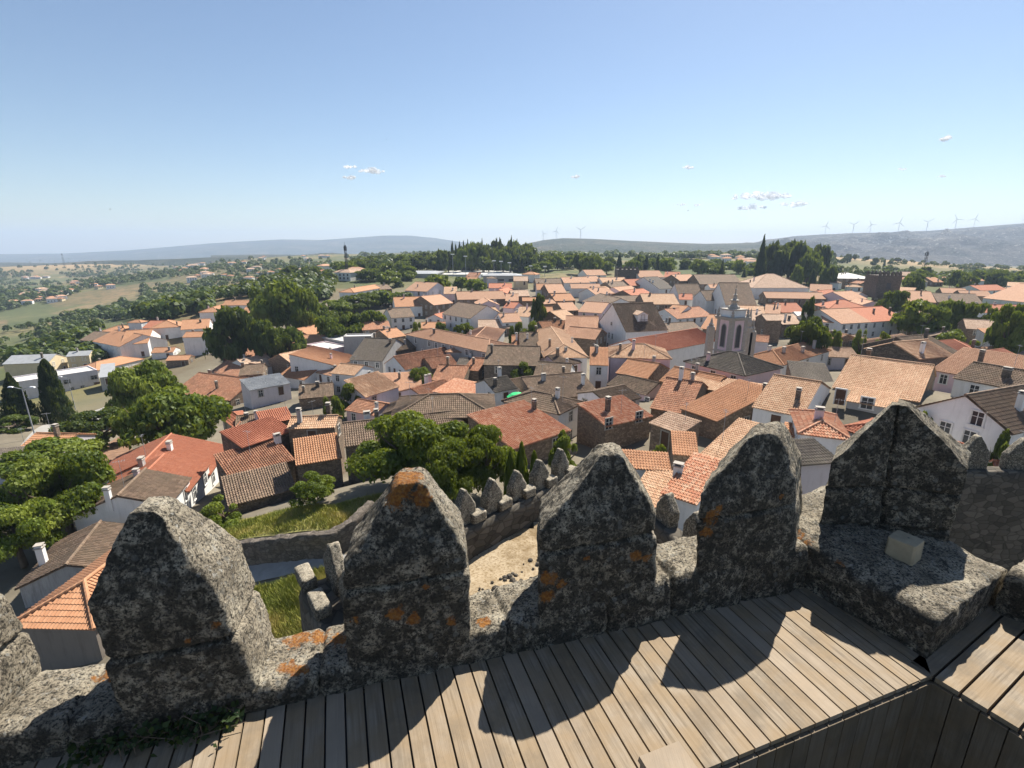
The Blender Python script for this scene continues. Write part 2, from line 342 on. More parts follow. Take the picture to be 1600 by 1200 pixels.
# ================================================================== THE SETTING: terrain and far hills
def build_terrain():
    ang = np.radians(np.linspace(-100, 100, 260)); r = np.geomspace(6, 3300, 240)
    X = np.sin(ang)[None] * r[:, None]; Y = np.cos(ang)[None] * r[:, None]
    Z = g(X, Y) + fbm(np.stack([X, Y, 0 * X], -1) / 60, 3, 3) * np.clip((np.hypot(X, Y) - 150) / 300, 0, 1) * 3
    n0, n1 = X.shape; idx = np.arange(n0 * n1).reshape(n0, n1)
    Q = np.stack([idx[:-1, :-1], idx[1:, :-1], idx[1:, 1:], idx[:-1, 1:]], -1).reshape(-1, 4)
    mb = MB(); mb.addarr(np.stack([X, Y, Z], -1).reshape(-1, 3), Q)
    n = NT("land"); p = n.pos()
    a = n.noise(p, 0.012, 6, 0.6); b = n.noise(p, 0.09, 5, 0.65); f = n.noise(p, 1.1, 3)
    c = n.ramp(a, [(0.38, (.06, .08, .025)), (0.52, (.10, .11, .04)), (0.63, (.22, .165, .08)), (0.72, (.28, .20, .10))])
    vf = n.voro(p, 0.009, 'F1', "Color"); sp = n.n("ShaderNodeSeparateColor"); n.l(vf, sp.inputs[0])
    c = n.mix(0.6, c, n.ramp(sp.outputs[0], [(0.2, (.06, .085, .025)), (0.5, (.12, .13, .045)), (0.65, (.27, .205, .10)), (0.9, (.20, .13, .07))]))
    c = n.mix(n.ramp(b, [(0.45, 0.0), (0.62, 0.75)]), c, (.055, .07, .025))
    town = n.attr("town")
    c = n.mix(town, c, n.ramp(b, [(0.3, (.10, .085, .065)), (0.7, (.22, .19, .14))]))
    dry = n.attr("dry")
    c = n.mix(dry, c, n.ramp(b, [(0.25, (.30, .19, .09)), (0.5, (.36, .25, .13)), (0.68, (.12, .11, .045))]))
    c = n.mix(n.math('MULTIPLY', f, 0.35), c, (.09, .08, .05))
    o = mb.obj("ground", n.done(c, 0.97, n.bump(f, 0.4, 0.2)), smooth=True)
    R = np.hypot(X, Y); tw = np.clip((330 - R) / 60, 0, 1) * np.clip((X + 120 + 0.1 * Y) / 40, 0, 1)
    P1 = dep(155, 416, 1750); P2 = dep(1390, 410, 900)
    dr = np.exp(-(((X - P1[0]) / 260) ** 2 + ((Y - P1[1]) / 330) ** 2)) + np.exp(-(((X - P2[0]) / 230) ** 2 + ((Y - P2[1]) / 260) ** 2))
    for nm, v in (("town", tw), ("dry", np.clip(dr * 1.4, 0, 1))):
        at_ = o.data.attributes.new(nm, 'FLOAT', 'POINT'); at_.data.foreach_set("value", v.ravel().astype(np.float32))
    tag(o, kind="structure")
build_terrain()

def mountain(name, sil, D, base_py, near, mat, seed, rough=1.0, back=1.6, n0=300, n1=60):
    """a ridge whose crest follows surveyed points, sloping down towards the viewer and away behind"""
    xs = np.linspace(sil[0][0], sil[-1][0], n0); ys = np.interp(xs, [p[0] for p in sil], [p[1] for p in sil])
    crest = np.array([dep(x, y, D) for x, y in zip(xs, ys)]); foot = np.array([dep(x, base_py, D * near) for x in xs])
    foot[:, 2] = np.minimum(foot[:, 2], crest[:, 2] - 5)
    t = np.concatenate([np.linspace(0, 1, n1), np.linspace(1, 2, 12)[1:]])
    V = np.zeros((len(t), n0, 3))
    for k, q in enumerate(t):
        if q <= 1:
            V[k] = foot + (crest - foot) * q; V[k, :, 2] = foot[:, 2] + (crest - foot)[:, 2] * (q ** 0.9)
        else:
            V[k] = crest * (1 + (q - 1) * (back - 1)); V[k, :, 2] = crest[:, 2] - (q - 1) ** 1.3 * (crest - foot)[:, 2] * 1.5
    amp = (crest[:, 2] - foot[:, 2]).mean()
    w = np.clip(np.sin(np.clip(t, 0, 1) * math.pi), 0, 1)[:, None] + 0.06
    P = V.copy(); P[..., 2] = 0
    V[..., 2] += w * amp * 0.28 * rough * fbm(P / (D * 0.045), seed, 5)
    idx = np.arange(len(t) * n0).reshape(len(t), n0)
    mb = MB(); mb.addarr(V.reshape(-1, 3), np.stack([idx[:-1, :-1], idx[:-1, 1:], idx[1:, 1:], idx[1:, :-1]], -1).reshape(-1, 4))
    return tag(mb.obj(name, mat, smooth=True), kind="structure")
def mat_mountain(name, s, cols, rock):
    n = NT(name); p = n.pos(); a = n.noise(p, s, 7, 0.65); b = n.noise(p, s * 9, 5, 0.75)
    c = n.ramp(a, [(0.35, cols[0]), (0.5, cols[1]), (0.68, cols[2])])
    c = n.mix(n.ramp(b, [(0.56, 0.0), (0.68, 0.8)]), c, rock); c = n.mix(n.ramp(n.noise(p, s * 16, 4, 0.8), [(0.5, 0.0), (0.62, 0.8)]), c, tuple(x * .35 for x in cols[0]))
    return n.done(c, 0.97, n.bump(b, 1.0, 0.12 / s))
MT = mat_mountain("granite_mountainside", 0.006, [(.04, .045, .035), (.085, .08, .07), (.17, .155, .13)], (.45, .43, .40))
MT2 = mat_mountain("wooded_hillside", 0.004, [(.03, .045, .02), (.06, .07, .035), (.16, .13, .08)], (.22, .19, .14))
mountain("mountain_range", [(1040,398),(1090,390),(1140,384),(1178,379),(1200,374),(1240,369),(1290,366),(1340,364),(1400,363),(1450,361),(1500,357),(1560,352),(1600,349),(1700,346),(1850,352),(2000,365)], 3000, 424, 0.52, MT, 11, 1.3)
mountain("far_mountains", [(-500,408),(-200,402),(0,397),(100,396),(200,391),(260,386),(330,380),(400,376),(440,374),(500,375),(560,371),(600,368),(640,368),(680,372),(720,378),(790,386),(860,392)], 6200, 420, 0.7, MT2, 23, 0.5)
mountain("wooded_hill", [(770,396),(800,388),(820,381),(850,375),(880,372),(920,373),(960,375),(1000,377),(1050,379),(1100,381),(1150,380),(1190,379),(1230,384),(1300,392)], 2300, 402, 0.7, MT2, 31, 0.5)
mountain("low_hills", [(330,404),(400,402),(450,401),(500,396),(520,395),(560,399),(610,396),(640,394),(700,396),(780,400)], 1900, 412, 0.7, MT2, 37, 0.4)
mountain("field_hill", [(-300,424),(-60,420),(20,418),(60,416),(95,412),(140,408),(180,407),(215,407),(230,406),(290,404),(330,402),(400,403)], 1850, 432, 0.8, MT2, 41, 0.3)

def sheet(name, px, mat, lift=0.06, h=0.0, n=14, kind="structure"):
    """a ground sheet through surveyed points, draped on the terrain"""
    P = np.array([Pg(x, y, h) for x, y in px])[:, :2]; V = []; Q = []
    m = len(P) // 2; L, Rr = P[:m], P[m:][::-1]
    def res(A):
        s = np.concatenate([[0], np.cumsum(np.linalg.norm(np.diff(A, axis=0), axis=1))]); q = np.linspace(0, s[-1], n * 2)
        return np.stack([np.interp(q, s, A[:, 0]), np.interp(q, s, A[:, 1])], -1)
    a, b = res(L), res(Rr); t = np.linspace(0, 1, n)[:, None, None]; G = a[None] * (1 - t) + b[None] * t
    Z = g(G[..., 0], G[..., 1]) + h + lift; V = np.concatenate([G, Z[..., None]], -1)
    idx = np.arange(G.shape[0] * G.shape[1]).reshape(G.shape[:2])
    mb = MB(); mb.addarr(V.reshape(-1, 3), np.stack([idx[:-1, :-1], idx[:-1, 1:], idx[1:, 1:], idx[1:, :-1]], -1).reshape(-1, 4))
    return tag(mb.obj(name, mat, smooth=True), kind=kind)
ASPH = mat_plain("pale_asphalt", (.26, .25, .235), 0.9, 0.15, 1.5)
SOIL = mat_plain("bare_soil", (.19, .115, .075), 0.97, 0.3, 1.2)
def mat_sand():
    n = NT("sandy_ground"); p = n.pos(); a = n.noise(p, 0.9, 6, 0.7); b = n.noise(p, 9, 4, 0.7)
    c = n.ramp(a, [(0.32, (.17, .12, .065)), (0.5, (.31, .245, .16)), (0.7, (.40, .33, .235))])
    c = n.mix(n.ramp(b, [(0.48, 0.0), (0.62, 0.7)]), c, (.15, .10, .045))
    return n.done(c, 0.97, n.bump(b, 0.6, 0.05))
SAND = mat_sand()
def mat_grass():
    n = NT("dry_grass"); uv = n.coord("UV"); s = n.n("ShaderNodeSeparateXYZ"); n.l(uv, s.inputs[0])
    return n.done(n.ramp(s.outputs[0], [(0.0, (.12, .16, .025)), (0.5, (.29, .30, .06)), (1.0, (.55, .44, .17))]), 0.8)
GRASSM = mat_grass()
GRASSG = mat_plain("meadow_ground", (.22, .21, .07), 0.97, 0.4, 0.8)
sheet("street", [(80,690),(130,668),(170,655),(198,645),(215,640),(205,628),(180,630),(140,644),(105,655),(30,700)], ASPH)
sheet("lane", [(300,935),(395,912),(440,902),(480,892),(560,880),(545,868),(470,873),(390,884),(330,900),(250,925)], ASPH, 0.08)
sheet("soil_patch", [(140,745),(180,752),(212,748),(225,735),(200,690),(185,683),(160,700),(130,730)], SOIL)
sheet("yard_ground", [(330,850),(430,838),(520,830),(575,812),(600,770),(520,790),(430,800),(350,815)], GRASSG)
sheet("meadow_ground", [(300,1050),(400,1010),(470,1000),(560,990),(560,880),(480,895),(440,905),(395,916)], GRASSG, 0.05)

SUN_AVERTED = (-.51, -.86, 0.0)  # level direction away from the sun, for the shade painted on the granite
# ================================================================== THE KEEP: parapet, merlons, deck
DECK = -2.3
W_O = np.array([-1.341, 1.973]); W_S = np.array([.96225, .27216]); W_N = np.array([-.27216, .96225])   # along the wall, outwards
def wl(s, n, z): return np.stack([W_O[0] + s * W_S[0] + n * W_N[0], W_O[1] + s * W_S[1] + n * W_N[1], DECK + z], -1)
def rr(M, p=5.0):                                                 # unit rounded rectangle
    a = (np.arange(M) + 0.5) * 2 * math.pi / M; c, s = np.cos(a), np.sin(a)
    r = (np.abs(c) ** p + np.abs(s) ** p) ** (-1 / p); return np.stack([c * r, s * r], -1)
def rough(R, amp, seed, sc=(4.0, 13.0, 42.0)):
    D = np.zeros_like(R)
    for k, f in enumerate(sc):
        D += np.stack([fbm(R * f, seed + 5 * k, 3), fbm(R * f + 31.7, seed + 5 * k, 3), fbm(R * f + 77.1, seed + 5 * k, 3)], -1) * amp * (0.52 ** k)
    return R + D
def lichen(o, fn, sun_averted=None):  # orange lichen mask; also the mask for shade painted on sun-averted faces
    me = o.data; co = np.empty(len(me.vertices) * 3, np.float32); me.vertices.foreach_get("co", co); co = co.reshape(-1, 3)
    if sun_averted is not None:                                         # black crusting, plus shade painted darker on faces turned from the sun
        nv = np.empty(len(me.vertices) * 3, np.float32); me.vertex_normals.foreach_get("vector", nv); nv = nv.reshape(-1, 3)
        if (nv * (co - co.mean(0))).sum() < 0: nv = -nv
        cr = me.attributes.new("crust_and_shade", 'FLOAT', 'POINT'); cr.data.foreach_set("value", np.clip(nv @ np.array(sun_averted) * 1.6, 0, 1).astype(np.float32))
    a = me.attributes.new("lichen", 'FLOAT', 'POINT'); a.data.foreach_set("value", np.clip(fn(co), 0, 1).astype(np.float32))
def blobs(pts):                                                   # lichen patches: (x, y, z, radius)
    def fn(co):
        o = np.zeros(len(co))
        for x, y, z, r in pts: o = np.maximum(o, 1.0 - np.linalg.norm(co - np.array([x, y, z]), axis=1) / (2 * r))
        return o
    return fn
def merlon_mesh(profile, t0, t1, frame, seed, K=96, M=130, amp=0.020, joint=None, naz=-15.8):
    """profile [(z, left, right)] in wall coordinates; thickness t0 at the bottom, t1 at the top"""
    z = np.linspace(profile[0][0], profile[-1][0], K); pz = [p[0] for p in profile]
    l = np.interp(z, pz, [p[1] for p in profile]); r = np.interp(z, pz, [p[2] for p in profile])
    sh = profile[-1][0] - 0.37; sk = math.tan(math.radians(naz + 15.8))
    th = np.where(z < sh, t0, t0 + (t1 - t0) * np.clip((z - sh) / 0.37, 0, 1)); u = rr(M, 18)
    R = np.zeros((K, M, 3))
    for k in range(K):
        s = (l[k] + r[k]) / 2 + u[:, 0] * (r[k] - l[k]) / 2; n = 0.015 + t0 / 2 + u[:, 1] * th[k] / 2; s = s + n * sk
        if joint is not None:
            gk = math.exp(-((z[k] - joint) / 0.013) ** 2) * 0.036; s = s + gk * -np.sign(u[:, 0]) * (abs(u[:, 0]) > .85); n = n - gk * np.sign(u[:, 1]) * (abs(u[:, 1]) > .85)
        R[k] = frame(s, n, np.full(M, z[k]))
    return rough(R, amp, seed)
MER = [  # profile, lichen patches in (s, n, z, r), seed, joint, label
 ([(0.0,-1.82,-1.09),(.30,-1.81,-1.08),(.64,-1.76,-1.14),(.98,-1.56,-1.38),(1.01,-1.52,-1.43)], [(-.86,.2,.2,.04)], 3, .42, None),
 ([(0.0,-.53,.06),(.30,-.56,.02),(.76,-.57,-.05),(1.04,-.44,-.23),(1.10,-.40,-.26),(1.12,-.38,-.29)], [(-.08,-.0,.55,.03),(-.2,0,.5,.02),(.1,.25,.35,.03),(-.5,.1,.35,.03)], 5, .45, None),
 ([(0.0,.49,1.15),(.30,.48,1.16),(.75,.51,1.14),(1.05,.755,.965),(1.09,.775,.945),(1.115,.80,.91)], [(.86,.2,1.13,.10),(.80,.1,1.08,.08),(.93,.1,1.04,.06),(.76,.02,.42,.05),(.84,.02,.36,.04),(.92,.02,.55,.02),(.55,.0,.42,.03),(1.05,.02,.3,.03)], 7, .60, "merlon capped with bright orange lichen"),
 ([(0.08,1.57,2.33),(.35,1.55,2.33),(.76,1.55,2.29),(1.08,1.88,2.09),(1.115,1.90,2.07),(1.135,1.93,2.04)], [(1.62,.02,.46,.05),(1.70,.02,.40,.03),(1.62,.02,.34,.04),(1.85,.02,.55,.02),(2.17,.02,.50,.04),(2.25,.02,.48,.03)], 9, .62, None),
 ([(0.12,2.60,3.36),(.40,2.58,3.36),(.84,2.55,3.28),(1.08,2.79,3.12),(1.12,2.83,3.08),(1.145,2.87,3.03)], [(2.68,.02,.68,.05),(2.66,.02,.58,.04),(2.72,.02,.74,.03),(3.2,.02,.75,.02)], 13, .66, None)]
kp = thing("keep_parapet", "rough granite parapet with pointed merlons edging the timber deck", "parapet")
for (prof, lich, sdd, jt, lab), naz in zip(MER, (-9, -12, -9, 3, 33)):
    mb = MB(); mb.loft(merlon_mesh(prof, 0.40, 0.17, wl, sdd, joint=jt, naz=naz))
    o = mb.obj("merlon", GRANITE, kp, smooth=True); lichen(o, blobs([(*wl(np.float64(a), np.float64(b), np.float64(c)), r) for a, b, c, r in lich]), SUN_AVERTED)
    if lab: o["label"] = lab
# parapet base course: a ring every 3 cm along the wall
def base_loft(frame, s0, s1, n0, n1, zf, seed, zb=-0.35, step=0.03, M=64, amp=0.022, slope=-0.05, joints=()):
    ss = np.arange(s0, s1 + step / 2, step); u = rr(M, 8); R = np.zeros((len(ss), M, 3))
    for k, s in enumerate(ss):
        zt = zf(s); n = (n0 + n1) / 2 + u[:, 0] * (n1 - n0) / 2; z = (zt + zb) / 2 + u[:, 1] * (zt - zb) / 2 + (u[:, 1] > 0) * (n - n0) * slope
        for js in joints:
            gk = math.exp(-((s - js) / .012) ** 2); n = n + gk * .03 * (u[:, 0] < -.8); z = z - gk * .03 * (u[:, 1] > .8)
        R[k] = frame(np.full(M, s), n, z)
    return rough(R, amp, seed)
zf = lambda s: float(np.interp(s, [-3, -1, .1, 1.15, 2.4, 3.6], [.22, .19, .13, .17, .30, .34]))
mb = MB(); mb.loft(base_loft(wl, -3.2, 3.5, 0.0, 0.42, zf, 21, step=.015, joints=(-1.5, -.75, .34, .98, 1.38, 2.0, 2.46, 3.0)))
o = mb.obj("base_course", GRANITE, kp, smooth=True)
lichen(o, blobs([(*wl(np.float64(a), np.float64(b), np.float64(c)), r) for a, b, c, r in [(.2,.33,.12,.07),(.32,.32,.12,.06),(.44,.25,.13,.06),(.18,.12,.14,.05),(.25,.08,.14,.04),(-.7,.3,.17,.07),(-.62,.25,.17,.05),(1.25,.1,.18,.04)]]), SUN_AVERTED)
mb = MB()
for s0, s1 in ((-3.2, 3.6),):
    V = [wl(np.float64(s), np.float64(n), np.float64(z)) for z in (-11.5, -0.32) for s, n in ((s0, .03), (s1, .03), (s1, .40), (s0, .40))]
    mb.add(V, [(3, 2, 1, 0), (4, 5, 6, 7), (0, 1, 5, 4), (1, 2, 6, 5), (2, 3, 7, 6), (3, 0, 4, 7)])
mb.obj("tower_wall", CASTLE, kp)

# corner block: frame with a along az -29.3 (away) and b along az 60.5 (right)
B_C = np.array([2.395, 2.322]); B_A = np.array([-.4894, .8721]); B_B = np.array([.8704, .4924])
def bl(a, b, z): return np.stack([B_C[0] + a * B_A[0] + b * B_B[0], B_C[1] + a * B_A[1] + b * B_B[1], DECK + z], -1)
cb = thing("corner_platform", "broad granite corner ledge carrying the double-gabled corner merlon", "parapet")
mb = MB(); mb.loft(base_loft(bl, -0.01, 1.15, 0.0, 1.10, lambda s: .27 + .10 * min(1, max(0, s)), 33, M=150, amp=0.025, slope=-0.02))
o = mb.obj("ledge", GRANITE, cb, smooth=True); lichen(o, blobs([(*bl(np.float64(a), np.float64(b), np.float64(c)), r) for a, b, c, r in [(.83,.05,.36,.05),(.75,.03,.34,.04),(.55,.02,.32,.04),(.3,.95,.33,.05),(.95,.12,.37,.04)]]), SUN_AVERTED)
def corner_merlon():
    """one folded block: two gables meet at the inner corner and share one crest"""
    K, T = 110, 200; P0, P1 = np.array([.825, .28]), np.array([.305, .985])
    n0, n1 = np.array([.385, .923]), np.array([.30, .954]); nm = np.array([.78, .63]); z0, zt, sh = .28, 1.245, .84; R = np.zeros((K, T, 3))
    for k, q in enumerate(np.linspace(0, 1, K)):
        z = z0 + q * (zt - z0); cut = np.clip((z - sh) / (zt - sh), 0, 1); Pc = np.array([.60, .675]) + np.array([.055, .01]) * q
        A_ = Pc + (P0 - Pc) * (1 - .88 * cut); B_ = Pc + (P1 - Pc) * (1 - .88 * cut); th = .34 - .25 * cut; th1 = .40 - .29 * cut
        gk = (math.exp(-((z - .64) / .011) ** 2) + math.exp(-((z - .34) / .013) ** 2)) * .034; e0 = (P0 - Pc) / np.linalg.norm(P0 - Pc) * .022 * (1 - cut * .6); e1 = (P1 - Pc) / np.linalg.norm(P1 - Pc) * .022 * (1 - cut * .6)
        poly = [A_ + gk * nm, Pc + e0 + gk * nm, Pc + .035 * nm, Pc + e1 + gk * nm, B_ + gk * nm, B_ + n1 * th1, Pc + nm * (th + .10 * (1 - cut)), A_ + n0 * th, A_ + gk * nm]
        s = np.concatenate([[0], np.cumsum([np.linalg.norm(poly[i + 1] - poly[i]) for i in range(8)])]); t = np.linspace(0, s[-1], T, endpoint=False)
        ab = np.stack([np.interp(t, s, [p[j] for p in poly]) for j in (0, 1)], -1)
        R[k] = bl(ab[:, 0], ab[:, 1], np.full(T, z))
    mb = MB(); mb.loft(rough(R, .016, 41)); o = mb.obj("merlon", GRANITE, cb, smooth=True); lichen(o, blobs([]), SUN_AVERTED); o["label"] = "folded double-gabled corner merlon"
corner_merlon()
# loose dressed stone on the ledge
STONE = mat_plain("pale_dressed_stone", (.32, .27, .185), 0.9, 0.2, 14)
u = rr(40, 16); R = []
cx, cy = at(1410, 868, DECK + .31)[:2]
for z, sc in ((0, .075), (.004, .080), (.08, .079), (.138, .078), (.142, .074)):
    a = math.radians(33); X, Y = u[:, 0] * sc, u[:, 1] * sc
    R.append(np.stack([cx + X * math.cos(a) - Y * math.sin(a), cy + X * math.sin(a) + Y * math.cos(a), np.full(40, DECK + .30 + z)], -1))
mb = MB(); mb.loft(rough(np.array(R), .004, 3)); hx = np.array([cx + .012, cy + .0, DECK + .4445])
o = mb.obj("stone_block", STONE); tag(o, "small pale cube of dressed stone lying on the corner ledge", "stone")
mb = MB(); mb.lathe(hx, [(.006, 0), (.006, .001)], 10); mb.obj("drill_hole", DMETAL, o)
# second stretch of parapet beyond the block, running towards the right
p2 = thing("side_parapet", "low rough granite parapet at right edge of the deck", "parapet")
mb = MB(); mb.loft(base_loft(lambda s, n, z: bl(-s, n, z), 0.04, 3.6, 0.86, 1.32, lambda s: .30 + .02 * math.sin(s * 5), 51))
o = mb.obj("base_course", GRANITE, p2, smooth=True); lichen(o, blobs([]), SUN_AVERTED)
V = [bl(np.float64(a), np.float64(b), np.float64(z)) for z in (-11.5, -0.33) for a, b in ((-3.6, .9), (-3.6, 1.3), (1.1, 1.0), (1.1, .9))]
mb = MB(); mb.add(V, [(3, 2, 1, 0), (4, 5, 6, 7), (0, 1, 5, 4), (1, 2, 6, 5), (2, 3, 7, 6), (3, 0, 4, 7)]); mb.obj("tower_wall", CASTLE, p2)

# timber deck: planks one by one in one mesh, with real gaps
K_ = np.array([2.335, 2.207])                                     # inner corner of the stair well
E_P = np.array([math.sin(math.radians(-19.4)), math.cos(math.radians(-19.4))]); E_Q = np.array([-E_P[1], E_P[0]]) * -1
def planks(rows, mat, name):
    mb = MB(); rnd = []
    for quad, a, b in rows:                                       # four xy corners, start and length direction for uv
        V = [(x, y, DECK) for x, y in quad] + [(x, y, DECK - .028) for x, y in quad]
        c = np.array(quad).mean(0); seed = rng.random() * 50
        uvs = [((np.dot(np.array(q) - c, b)) + seed, np.dot(np.array(q) - c, a) + seed) for q in quad]
        P = [(0, 1, 2, 3), (4, 7, 6, 5), (0, 4, 5, 1), (1, 5, 6, 2), (2, 6, 7, 3), (3, 7, 4, 0)]
        mb.add(V, P, [[uvs[i % 4] for i in p] for p in P]); rnd.append(rng.random())
    o = mb.obj(name, mat); A = o.data.attributes.new("rnd", 'FLOAT', 'FACE'); A.data.foreach_set("value", np.repeat(rnd, 6).astype(np.float32))
    return o
rows = []; PW, GP = 0.0965, 0.0095; p0 = K_ @ E_P; q0 = K_ @ E_Q
def wall_p(q):                                                    # where the wall's inner face meets plank line q
    o = E_Q * q; t = ((W_O - o) @ W_N) / (E_P @ W_N); return t + 0.06
def blk_p(q):
    o = E_Q * q; t = ((B_C - o) @ B_B) / (E_P @ B_B); return t
for k in range(-1, 60):
    qa = q0 - k * PW - PW + GP; qb = q0 - k * PW
    top = [wall_p(qa), wall_p(qb)]
    bot = [p0, p0]
    if qb > q0 + .001:
        bot = [p0 + (qa - q0) * .93, B_C @ E_P]
    rows.append(([tuple(E_Q * qa + E_P * bot[0]), tuple(E_Q * qb + E_P * bot[1]), tuple(E_Q * qb + E_P * top[1]), tuple(E_Q * qa + E_P * top[0])], E_P, E_Q))
a0 = (K_ - B_C) @ B_A; b0 = (K_ - B_C) @ B_B
def bq(a, b): return tuple(B_C + B_A * a + B_B * b)
for k in range(34):
    aa = a0 + .10 - k * 0.118; ab = aa - 0.118 + .0135
    bs = b0 + .002 if k > 0 else b0 + .002
    rows.append(([bq(aa, bs), bq(ab, bs), bq(ab, .9), bq(aa, .9)][::-1], B_B, B_A))
dk = planks(rows, WOOD, "timber_deck"); tag(dk, kind="structure")
mb = MB(); V = [(*bq(a, b), DECK - .006) for a, b in ((a0 + .02, b0 - .16), (a0 + .005, b0 - .004), (a0 + .10, b0 + .05), (a0 + .34, b0 + .05), (a0 + .34, b0 - .16))]
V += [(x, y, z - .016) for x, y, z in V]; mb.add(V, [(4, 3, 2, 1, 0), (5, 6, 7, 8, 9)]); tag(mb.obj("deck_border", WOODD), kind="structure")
# stair well: boarded sides below the deck
mb = MB(); rnd = []
def board(p, q, z0=-2.6, inset=.012):
    p, q = np.array(p), np.array(q); d = (q - p) / np.linalg.norm(q - p); n = np.array([d[1], -d[0]]); L = np.linalg.norm(q - p); k = 0
    while k * .112 < L:
        a, b = p + d * (k * .112), p + d * min(L, k * .112 + .106); w = n * .02
        V = [(*a, DECK - .03), (*b, DECK - .03), (*b, DECK + z0), (*a, DECK + z0)]; V += [(x + w[0], y + w[1], z) for x, y, z in V]
        sd_ = rng.random() * 30
        P = [(0, 1, 2, 3), (4, 7, 6, 5), (0, 4, 5, 1), (1, 5, 6, 2), (2, 6, 7, 3), (3, 7, 4, 0)]; uvq = [(0, 0), (.1, 0), (.1, 2.6), (0, 2.6)]
        mb.add(V, P, [[(uvq[i % 4][0] + sd_, uvq[i % 4][1] + sd_) for i in pp] for pp in P]); rnd.append(rng.random()); k += 1
KL = K_ - E_Q * 4.6; KR = K_ - B_A * 3.6
board(KL, K_ + 0 * E_Q); board(K_, KR)
mb.box((*(K_ + np.array([-1.2, -1.6])), DECK - 2.66), (7, 5, .05), 0.0)
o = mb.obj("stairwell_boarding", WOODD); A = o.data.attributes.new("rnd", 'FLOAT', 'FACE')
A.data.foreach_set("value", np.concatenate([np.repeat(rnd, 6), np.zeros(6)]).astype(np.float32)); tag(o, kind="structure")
# sub-deck so that nothing shines through the gaps
pb = MB(); Vs = [(*(E_Q * q + E_P * p), DECK - .045) for q, p in ((q0, p0 + .03), (-4.6, p0 + .03), (-4.6, wall_p(-4.6)), (q0, wall_p(q0)))]
pb.add(Vs, [(0, 1, 2, 3)]); Vs = [(*bq(a, b), DECK - .045) for a, b in ((a0 + .9, b0 + .03), (-3.6, b0 + .03), (-3.6, .9), (a0 + .9, .9))]; pb.add(Vs, [(0, 1, 2, 3)])
tag(pb.obj("deck_joists", DMETAL), kind="structure")
# wooden post top at the edge of the well
px, py = at(1053, 1206, DECK + .13)[:2]
mb = MB(); mb.box((px, py, DECK + .0), (.20, .20, .105), math.radians(19.4)); mb.box((px, py, DECK + .105), (.215, .215, .03), math.radians(19.4), top=.97)
o = mb.obj("wooden_post", WOOD); A = o.data.attributes.new("rnd", 'FLOAT', 'FACE'); A.data.foreach_set("value", np.full(12, .9, np.float32))
tag(o, "square weathered timber post top standing on the deck edge", "post")

# ================================================================== CURTAIN WALL AND COURTYARD
CZ = -12.4
def cwall(name, label, p, q, merl, zt=-11.45, th=0.9, zb=-24.0, wid=1.02, hgt=1.5, steps=True, flip=1, seed=1):
    """curtain wall from p to q (xy) with pointed merlons at fractions merl and their embrasure blocks"""
    p, q = np.array(p, float), np.array(q, float); d = (q - p); L = np.linalg.norm(d); d /= L; n = np.array([-d[1], d[0]]) * flip
    fr = lambda s, t, z: np.stack([p[0] + s * d[0] + t * n[0], p[1] + s * d[1] + t * n[1], z + 0 * s], -1)
    t_ = thing(name, label, "castle wall")
    u = rr(44, 12); R = []
    for s in np.arange(0, L + .01, .22):
        R.append(fr(np.full(44, s), (u[:, 0] * .5 + .5) * th, zb + (u[:, 1] * .5 + .5) * (zt - zb)))
    R = np.array(R); mb = MB(); mb.loft(rough(R, .05, seed, (1.2, 4.0))); mb.obj("wall", CASTLE, t_, smooth=True)
    for i, f in enumerate(merl):
        s0 = f * L; K = 26; M = 40; uu = rr(M, 7); R = np.zeros((K, M, 3)); jw = 1 + .12 * (rng.random() - .5); jh = 1 + .14 * (rng.random() - .5)
        for k, zq in enumerate(np.linspace(0, 1, K)):
            cut = np.clip((zq - .5) / .5, 0, 1); w = wid * jw * (1 - .88 * cut); tt = .5 * (1 - .3 * cut)
            R[k] = fr(s0 + uu[:, 0] * w / 2, th - .27 + uu[:, 1] * tt / 2, np.full(M, zt - .05 + zq * hgt * jh))
        mb = MB(); mb.loft(rough(R, .04, seed + 7 * i, (2.0, 7.0))); o = mb.obj("merlon", GRANITE, t_, smooth=True); lichen(o, blobs([]), SUN_AVERTED)
        if steps:
            a = 0.0; R = []
            for s in np.linspace(s0 + wid * .12, s0 + wid * .80, 8):
                R.append(fr(np.full(32, s), .12 + (rr(32, 9)[:, 0] * .5 + .5) * .5, zt - .02 + (rr(32, 9)[:, 1] * .5 + .5) * .45))
            mb = MB(); mb.loft(rough(np.array(R), .03, seed + 90 + i, (2.0, 7.0))); o = mb.obj("embrasure_block", GRANITE, t_, smooth=True); lichen(o, blobs([]), SUN_AVERTED)
    return t_
ms = [at(x, y, -10.5)[:2] for x, y in ((740, 793), (785, 771), (825, 753), (860, 735), (890, 724))]
v = ms[-1] - ms[0]; Lm = np.linalg.norm(v); v = v / Lm; pA = ms[0] - v * 1.3; pB = ms[-1] + v * 1.4; Lt = Lm + 2.7
cwall("curtain_wall", "battlemented granite curtain wall with a row of pointed merlons beyond the sandy yard", pA, pB, [(1.3 + Lm * k / 4) / Lt for k in range(5)], seed=61)
m1, m2 = at(1000, 752, -10.5)[:2], at(1052, 795, -10.5)[:2]
cwall("curtain_wall", "short stretch of granite curtain wall with two merlons below the white gable", pB + np.array([.3, -.3]), m2 + (m2 - m1) * 2.2, [.45, .60], seed=67, steps=False, hgt=1.35)
m1, m2 = at(1537, 735, -11.0)[:2], at(1612, 735, -11.0)[:2]
cwall("curtain_wall", "shaded ashlar castle wall with merlons at the right edge", m1 - np.array([1.3, -.5]), m2 + np.array([6, 0]), [.16, .40, .64], zt=-11.3, hgt=1.75, wid=1.5, seed=71, steps=False)
